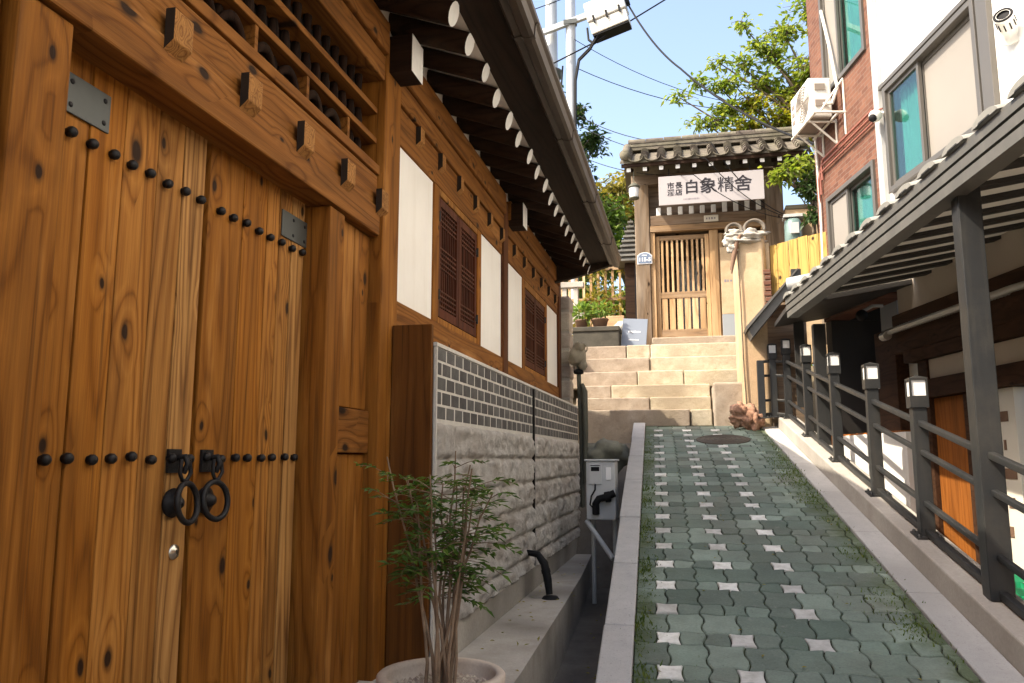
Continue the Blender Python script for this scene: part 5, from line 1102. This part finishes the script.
# ------------------------------------------------------------------ trees
def tree(name, label, base, h, crown, mats, seed, ln=0.14, wd=0.07, trunk_r=0.14, group=None, leaf_n=60, limb=9, lean=(0, 0)):
    """crown: list of (centre, radius, scale, material index); twigs run from the trunk to each clump, leaves fill the clump unevenly"""
    random.seed(seed); T_ = thing(name, base, label, 'tree', group); B0 = Vector(base)
    b = MB(); top = B0 + Vector((lean[0], lean[1], h)); pts = [B0.lerp(top, t) + Vector((jit(.08), jit(.08), 0)) * (t > 0) for t in (0, .25, .5, .75, 1)]
    b.tube(pts, [trunk_r, trunk_r * .85, trunk_r * .65, trunk_r * .45, trunk_r * .2], 10); part(b, 'trunk', M['bark'], T_)
    tw = MB(); cr = MB()
    for (c, r, sc, mi) in crown:
        c = Vector(c); t = min(0.98, max(0.3, (c.z - B0.z) / h - 0.25)); s0 = B0.lerp(top, t); mid = s0.lerp(c, 0.55) + Vector((jit(.15), jit(.15), 0.12 * r))
        tw.tube([s0, mid, c], [trunk_r * .28, trunk_r * .16, trunk_r * .06], 6)
        n = max(8, int(leaf_n * r * r * 2.6))
        for k in range(n):                       # twig with leaves along it
            d = Vector((random.gauss(0, 1), random.gauss(0, 1), random.gauss(0, .8))).normalized(); L = r * random.uniform(.35, 1.08)
            a = c + Vector((jit(.3), jit(.3), jit(.25))) * r; e = c + Vector((d.x * sc[0], d.y * sc[1], d.z * sc[2])) * L
            if k % 2 == 0: tw.tube([a, a.lerp(e, .5) + Vector((0, 0, .04)), e], [.010, .007, .003], 4)
            q = e - a; m = max(5, int(q.length / (ln * .34)))
            for j in range(m):
                t = (j + random.random()) / m; p = a + q * t + Vector((jit(ln), jit(ln), jit(ln))) * .55
                leaf_quad(cr, p, q.normalized() * .5 + Vector((jit(1), jit(1), jit(.7) - .25)), Vector((jit(.7), jit(.7), 1)), ln * random.uniform(.6, 1.25), wd * random.uniform(.7, 1.2), mi)
    part(tw, 'limbs', M['bark'], T_); part(cr, 'crown', mats, T_); return T_
# persimmon like tree right behind the gate: broken clumps with sky between
rc = [((0.02, 14.6, 6.72), .26, (1.5, .8, .4), 1), ((0.35, 14.6, 6.95), .30, (1.3, .8, .6), 1), ((0.75, 14.7, 7.4), .3, (1.1, .8, .6), 1), ((1.95, 14.9, 6.2), .65, (1, .8, .7), 0), ((1.25, 14.7, 6.05), .5, (1.1, .8, .6), 0), ((0.42, 14.6, 6.2), .30, (1.3, .8, .5), 1), ((1.0, 14.7, 6.95), .40, (1.1, .8, .7), 1), ((1.4, 14.8, 6.55), .5, (1.1, .8, .8), 0), ((0.8, 14.7, 6.4), .36, (1.2, .8, .6), 1), ((1.75, 14.8, 7.5), .45, (1, .8, .9), 1), ((0.62, 14.6, 6.15), .36, (1.5, .8, .5), 1), ((0.95, 14.7, 6.45), .4, (1.2, .8, .6), 1), ((0.75, 14.7, 6.9), .28, (1.1, .8, .6), 1), ((1.25, 14.8, 8.1), .3, (1, .8, .8), 1), ((1.5, 14.8, 7.7), .36, (1, .8, .8), 1), ((2.4, 14.8, 7.1), .7, (1, .8, .8), 1), ((1.6, 14.9, 7.0), .5, (1.1, .8, .8), 1), ((1.15, 14.8, 7.35), .38, (1.1, .8, .8), 1),
      ((2.0, 15.0, 8.0), .5, (1, .8, .9), 1), ((2.6, 14.9, 8.3), .6, (1, .8, 1), 1), ((1.85, 14.6, 5.75), .5, (1.2, .8, .5), 0), ((2.55, 14.4, 6.0), .7, (.9, .9, .8), 0), ((2.1, 15.2, 6.8), .7, (1, .8, .8), 0), ((2.2, 14.0, 4.8), .5, (.6, .7, .9), 2), ((2.9, 15, 9.2), .6, (1, 1, 1), 1), ((2.35, 15.0, 8.9), .36, (1, .8, 1.1), 1)]
tree('tree', 'loose leafy green and yellow tree reaching over the right end of the gate roof', (2.6, 15.0, 1.6), 7.0, rc, [M['leaf_y'], M['leaf_g'], M['leaf_d']], 11, 0.145, 0.066, 0.15, leaf_n=60)
tree('hanging_bough', 'low leafy bough drooping in front of the right end of the gate eaves', (2.05, 12.7, 1.7), 3.2, [((1.55, 12.5, 4.35), .30, (1.2, .8, .7), 0), ((1.82, 12.55, 4.55), .30, (1, .8, .8), 0), ((1.9, 12.5, 4.1), .34, (.7, .8, 1.1), 1), ((1.98, 12.5, 3.7), .26, (.7, .8, 1.1), 1)], [M['leaf_g'], M['leaf_d']], 12, 0.13, 0.06, 0.05, leaf_n=120)
lc = [((-2.0 + jit(.2), 17.6, 5.6), .6, (1, 1, 1), 0), ((-2.4, 17.8, 6.6), .6, (1, 1, 1), 0), ((-2.0, 17.7, 7.3), .5, (.8, .8, 1.1), 0), ((-2.9, 17.8, 7.6), .7, (.9, .9, 1), 0), ((-3.2, 18, 8.6), .55, (.9, .9, 1), 0), ((-2.35, 17.6, 8.0), .4, (.8, .8, 1), 0)]
tree('dark_tree', 'dark evergreen tree half hidden behind the steel poles', (-2.6, 17.8, 1.9), 6.5, lc, [M['leaf_d']], 13, 0.15, 0.075, 0.13, leaf_n=110)
oc = [((-1.0, 23, 6.9), 1.0, (1.2, 1, .8), 0), ((-2.3, 23, 7.4), 1.1, (1.1, 1, .8), 0), ((-0.2, 23, 7.6), .9, (1.2, 1, .7), 0), ((0.7, 23.2, 7.7), .8, (1.1, 1, .7), 0), ((-1.4, 23, 8.0), .8, (1.2, 1, .7), 0), ((-3.4, 23.2, 7.0), 1.0, (1, 1, .8), 0)]
tree('autumn_tree', 'ochre tinged autumn tree on the slope behind the left end of the gate roof', (-1.2, 23, 2.4), 5.0, oc, [M['leaf_o']], 14, 0.22, 0.11, 0.2, leaf_n=75)
for i, (c, r, m, lab) in enumerate((((-1.75, 17.2, 5.2), 0.85, 'leaf_b', 'sunlit bright green bush filling the gap between house eave and gate post'), ((-2.7, 17.6, 5.0), 0.9, 'leaf_b', 'pale green bush behind the end of the timber house eave'), ((-1.3, 17.6, 6.0), 0.5, 'leaf_o', 'small ochre bush above the bright one beside the gate roof end'))):
    tree('bush', lab, (c[0], c[1], 1.9), c[2] - 1.9, [(c, r, (1, .8, .9), 0), ((c[0] - .5, c[1], c[2] - .5), r * .8, (1, .8, .9), 0), ((c[0] + .35, c[1] - .1, c[2] - .7), r * .8, (1, .8, .9), 0)], [M[m]], 40 + i, 0.17, 0.10, 0.06, 'bushes on the slope behind the gate', leaf_n=75)
tree('bush', 'yellow green bush crowding behind the wooden trellis', (-1.7, 16.6, 1.9), 1.4, [((-1.9, 16.6, 4.3), .6, (1, .7, .8), 0), ((-2.5, 16.7, 4.2), .6, (1, .7, .8), 0), ((-1.5, 16.4, 3.2), .7, (1, .7, .8), 0), ((-2.2, 16.5, 3.3), .75, (1, .7, .8), 0), ((-1.1, 16.9, 2.6), .5, (1, .7, .9), 0), ((-2.0, 16.4, 2.5), .6, (1, .7, .8), 0), ((-1.5, 16.6, 3.95), .5, (1, .7, .8), 0)], [M['leaf_b']], 60, 0.15, 0.08, 0.05, 'bushes on the slope behind the gate', leaf_n=80)
# wooded slope far behind
random.seed(77); b = MB()
for i in range(70):
    x = random.uniform(-30, 26); y = random.uniform(34, 48); z = gz(x, y)
    leafy(b, Vector((x, y, z + random.uniform(1.2, 3.6))), random.uniform(1.4, 2.6), 130, 0.6, 0.4, (1.1, .8, .8))
o = b.build('wooded_slope', M['leaf_g'], origin=(0, 0, 0)); tag(o, 'distant wooded slope behind the gate and houses', 'woods', None, 'stuff')

# ------------------------------------------------------------------ poles and cables
T_ = thing('utility_pole', (-2.65, 16.2, 1.9), 'thick pale concrete utility pole with a clamp collar, left of the thin steel pole', 'utility pole')
b = MB(); b.tube([(-2.66, 16.2, 1.6), (-2.68, 16.2, 8.15)], [0.20, 0.165], 16); b.tube([(-2.68, 16.2, 8.15), (-2.69, 16.2, 12.5)], [0.135, 0.12], 16); part(b, 'shaft', M['pole'], T_)
b = MB(); b.lathe([(0.165, 0), (0.205, 0.02), (0.205, 0.12), (0.23, 0.14), (0.23, 0.17), (0.13, 0.19)], (-2.68, 16.2, 8.15), (0, 0, 1), 18); part(b, 'collar', M['steel_plate'], T_)
T_ = thing('steel_pole', (-2.22, 16.0, 1.9), 'thin pale steel pole carrying a cross arm and the white junction box', 'utility pole')
b = MB(); b.tube([(-2.22, 16.0, 1.6), (-2.23, 16.0, 12.5)], 0.108, 14); part(b, 'shaft', M['pole'], T_)
b = MB(); p, q = Vector((-3.6, 15.86, 8.88)), Vector((-1.55, 15.86, 9.45)); d = (q - p).normalized(); u = Vector((-d.z, 0, d.x)) * 0.06; b.prism([p - u, p + u, p + u + Vector((0, .10, 0)), p - u + Vector((0, .10, 0))], q - p); part(b, 'cross_arm', M['pole'], T_, bevel=0.006)
for z in (9.25, 6.7): part(MB().torus((-2.225, 16.0, z), (0, 0, 1), 0.12, 0.022, 20, 8).box(-2.36, -2.08, 15.84, 15.88, z - 0.05, z + 0.05), 'clamp', M['steel_plate'], T_)
T_ = thing('junction_box', (-1.4, 15.8, 8.8), 'white cable junction box hung on the cross arm against the sky', 'junction box')
Mx = Matrix.Translation((-1.40, 15.75, 9.22)) @ Matrix.Rotation(R(-13), 4, 'Y') @ Matrix.Rotation(R(-8), 4, 'Z')
part(MB().box(-0.42, 0.42, -0.2, 0.2, -0.08, 0.36, 0, Mx), 'cover', M['ac'], T_, bevel=0.03); part(MB().box(-0.40, 0.40, -0.17, 0.2, -0.36, -0.085, 0, Mx), 'case', M['cream_paint'], T_, bevel=0.02)
part(MB().box(-0.39, 0.39, -0.15, 0.19, -0.40, -0.362, 0, Mx), 'base', M['rubber'], T_)
b = MB()
for x in (-0.28, 0.0, 0.28): b.box(x - 0.02, x + 0.02, -0.215, -0.19, -0.15, 0.02, 0, Mx)
for z in (0.1, 0.25): b.lathe([(0.07, 0), (0.07, 0.08), (0, 0.085)], Mx @ Vector((0.42, 0.0, z)), Mx.to_3x3() @ Vector((1, 0, 0)), 12)
part(b, 'latch', M['rubber'], T_)
def cable(pts, r, label, sag=0.0, name='cable', group='overhead cables', bundle=1, spread=0.03, mat='rubber'):
    b = MB(); pts = [Vector(p) for p in pts]
    for k in range(bundle):
        o = Vector((jit(spread), jit(spread), jit(spread))) if bundle > 1 else Vector((0, 0, 0)); out = []
        for a, c in zip(pts[:-1], pts[1:]):
            n = 12 if sag else 3
            for i in range(n + (1 if c is pts[-1] else 0)):
                t = i / n; out.append(a.lerp(c, t) + o * (1 if 0.02 < t < 1 or bundle > 1 else 0) - Vector((0, 0, sag * 4 * t * (1 - t))))
        b.tube(out, r, 6)
    return tag(b.build(name, M[mat]), label, 'cable', group)
cable([(-1.55, 15.7, 8.83), (-1.75, 15.8, 8.55), (-2.0, 15.86, 8.35), (-2.08, 15.86, 7.9), (-2.10, 15.86, 6.5), (-2.10, 15.86, 4.2)], 0.022, 'bundle of black cables curling from the junction box down the thin steel pole', bundle=4, spread=0.05)
cable([(-1.85, 15.86, 9.05), (-1.82, 15.8, 8.75), (-1.70, 15.75, 8.62), (-1.45, 15.7, 8.75)], 0.025, 'short black loop of cable between the cross arm and the junction box')
cable([(-2.5, 16.0, 7.3), (-2.45, 15.95, 7.6), (-2.4, 15.95, 8.3)], 0.02, 'dark cable loop slung between the two poles')
cable([(-1.0, 15.7, 9.45), (0.05, 14.6, 7.3), (1.69, 10.32, 3.95)], 0.018, 'heavy black cable sagging from the junction box towards the brick building', sag=0.16)
cable([(-3.2, 15.9, 8.1), (-1.6, 15.8, 8.72), (1.9, 17.5, 11.6)], 0.016, 'thin dark cable rising across the sky past the junction box')
cable([(-2.1, 15.9, 7.15), (0.5, 13.0, 5.15), (1.72, 13.2, 3.86)], 0.008, 'dark cable crossing in front of the signboard, the highest of the three', sag=0.22)
cable([(-2.1, 15.9, 6.95), (0.4, 12.9, 4.85), (1.74, 13.2, 3.84)], 0.007, 'thin cable crossing in front of the signboard, the middle of the three', sag=0.18)
cable([(-2.15, 15.9, 6.3), (0.2, 12.8, 4.55), (1.76, 13.2, 3.82)], 0.007, 'thin cable crossing the lower part of the signboard, the lowest of the three', sag=0.16)
cable([(-2.2, 15.9, 8.9), (1.5, 18.5, 8.2)], 0.007, 'thin wire running level behind the junction box above the gate roof', sag=0.25)
cable([(-2.1, 15.9, 8.2), (2.2, 17.0, 7.3), (4.5, 17.5, 7.2)], 0.008, 'thin wire dipping from the steel pole into the leafy tree', sag=0.3)
cable([(-3.4, 15.9, 9.55), (-0.9, 16.5, 10.6)], 0.010, 'thin wire at the very top left of the sky between the poles')

# ------------------------------------------------------------------ weeds along the lane
random.seed(99); b = MB()
def tuft(l, y, s_, n):
    for i in range(n):
        a = random.uniform(0, 6.283); q = Vector((lx(l + random.gauss(0, .035), y), y + random.gauss(0, .05), pz(y) - 0.01)); q.z = pz(q.y) - 0.008
        d = Vector((math.cos(a) * random.uniform(.2, .9), math.sin(a) * random.uniform(.2, .9), random.uniform(.5, 1.6))); leaf_quad(b, q, d, Vector((jit(1), jit(1), .4)), s_ * random.uniform(.5, 1.3), s_ * random.uniform(.14, .4))
for i in range(240): tuft(-0.118 + abs(random.gauss(0, .035)), random.uniform(3.4, 10.0), random.uniform(.010, .026), 9)
for y in (3.75, 4.35, 5.2, 6.0, 6.8, 7.3): 
    for k in range(5): tuft(-0.10, y + jit(.15), 0.038, 10)
for y, s_ in ((8.6, .4), (7.9, .5), (7.4, .4), (6.35, .1), (5.65, .13), (4.75, .28), (4.45, .15), (6.9, .3)):
    for k in range(int(110 * s_)): tuft(1.27 - abs(random.gauss(0, .05 + .05 * s_)), y + random.gauss(0, s_ * .45), random.uniform(.010, .028), 9)
for k in range(60): tuft(1.31, random.uniform(3.6, 10), .03, 6)
for k in range(170):
    i = random.randint(0, 3); tuft(XW - P_ / 2 + P_ * i, random.uniform(3.5, 10), .012, 5)
o = b.build('weeds', M['grass'], origin=(0, 0, 0)); tag(o, 'low weeds and grass growing along both edges of the paved lane', 'weeds', None, 'stuff')
b = MB()
for k in range(60):
    l, y = random.uniform(-.1, 1.3), random.uniform(3.4, 10.5); leaf_quad(b, Vector((lx(l, y), y, pz(y) + .006)), Vector((jit(1), jit(1), PS * 0 + .15)), Vector((0, 0, 1)), random.uniform(.015, .035), random.uniform(.01, .02))
for k in range(150):
    y = random.uniform(3.2, 8.6); x = random.uniform(-1.30, -0.90) if k % 3 == 0 else random.uniform(-0.86, -0.42)
    z = -1.086 if k % 3 == 0 else -1.612 + 0.0183 * (y + 3); leaf_quad(b, Vector((x, y, z)), Vector((jit(1), jit(1), .12)), Vector((0, 0, 1)), random.uniform(.02, .05), random.uniform(.012, .025))
for k in range(90):
    x, i = random.uniform(-1.3, 0.8), random.randint(0, 4); leaf_quad(b, Vector((x, ysf[i] + random.uniform(.16, .30), zs[i + 1] + .012)), Vector((jit(1), jit(1), .15)), Vector((0, 0, 1)), random.uniform(.02, .05), random.uniform(.012, .025))
o = b.build('fallen_leaves', M['leaf_o'], origin=(0, 0, 0)); tag(o, 'small dry leaves scattered on the pavers, ledge, gutter and steps', 'leaves', None, 'stuff')
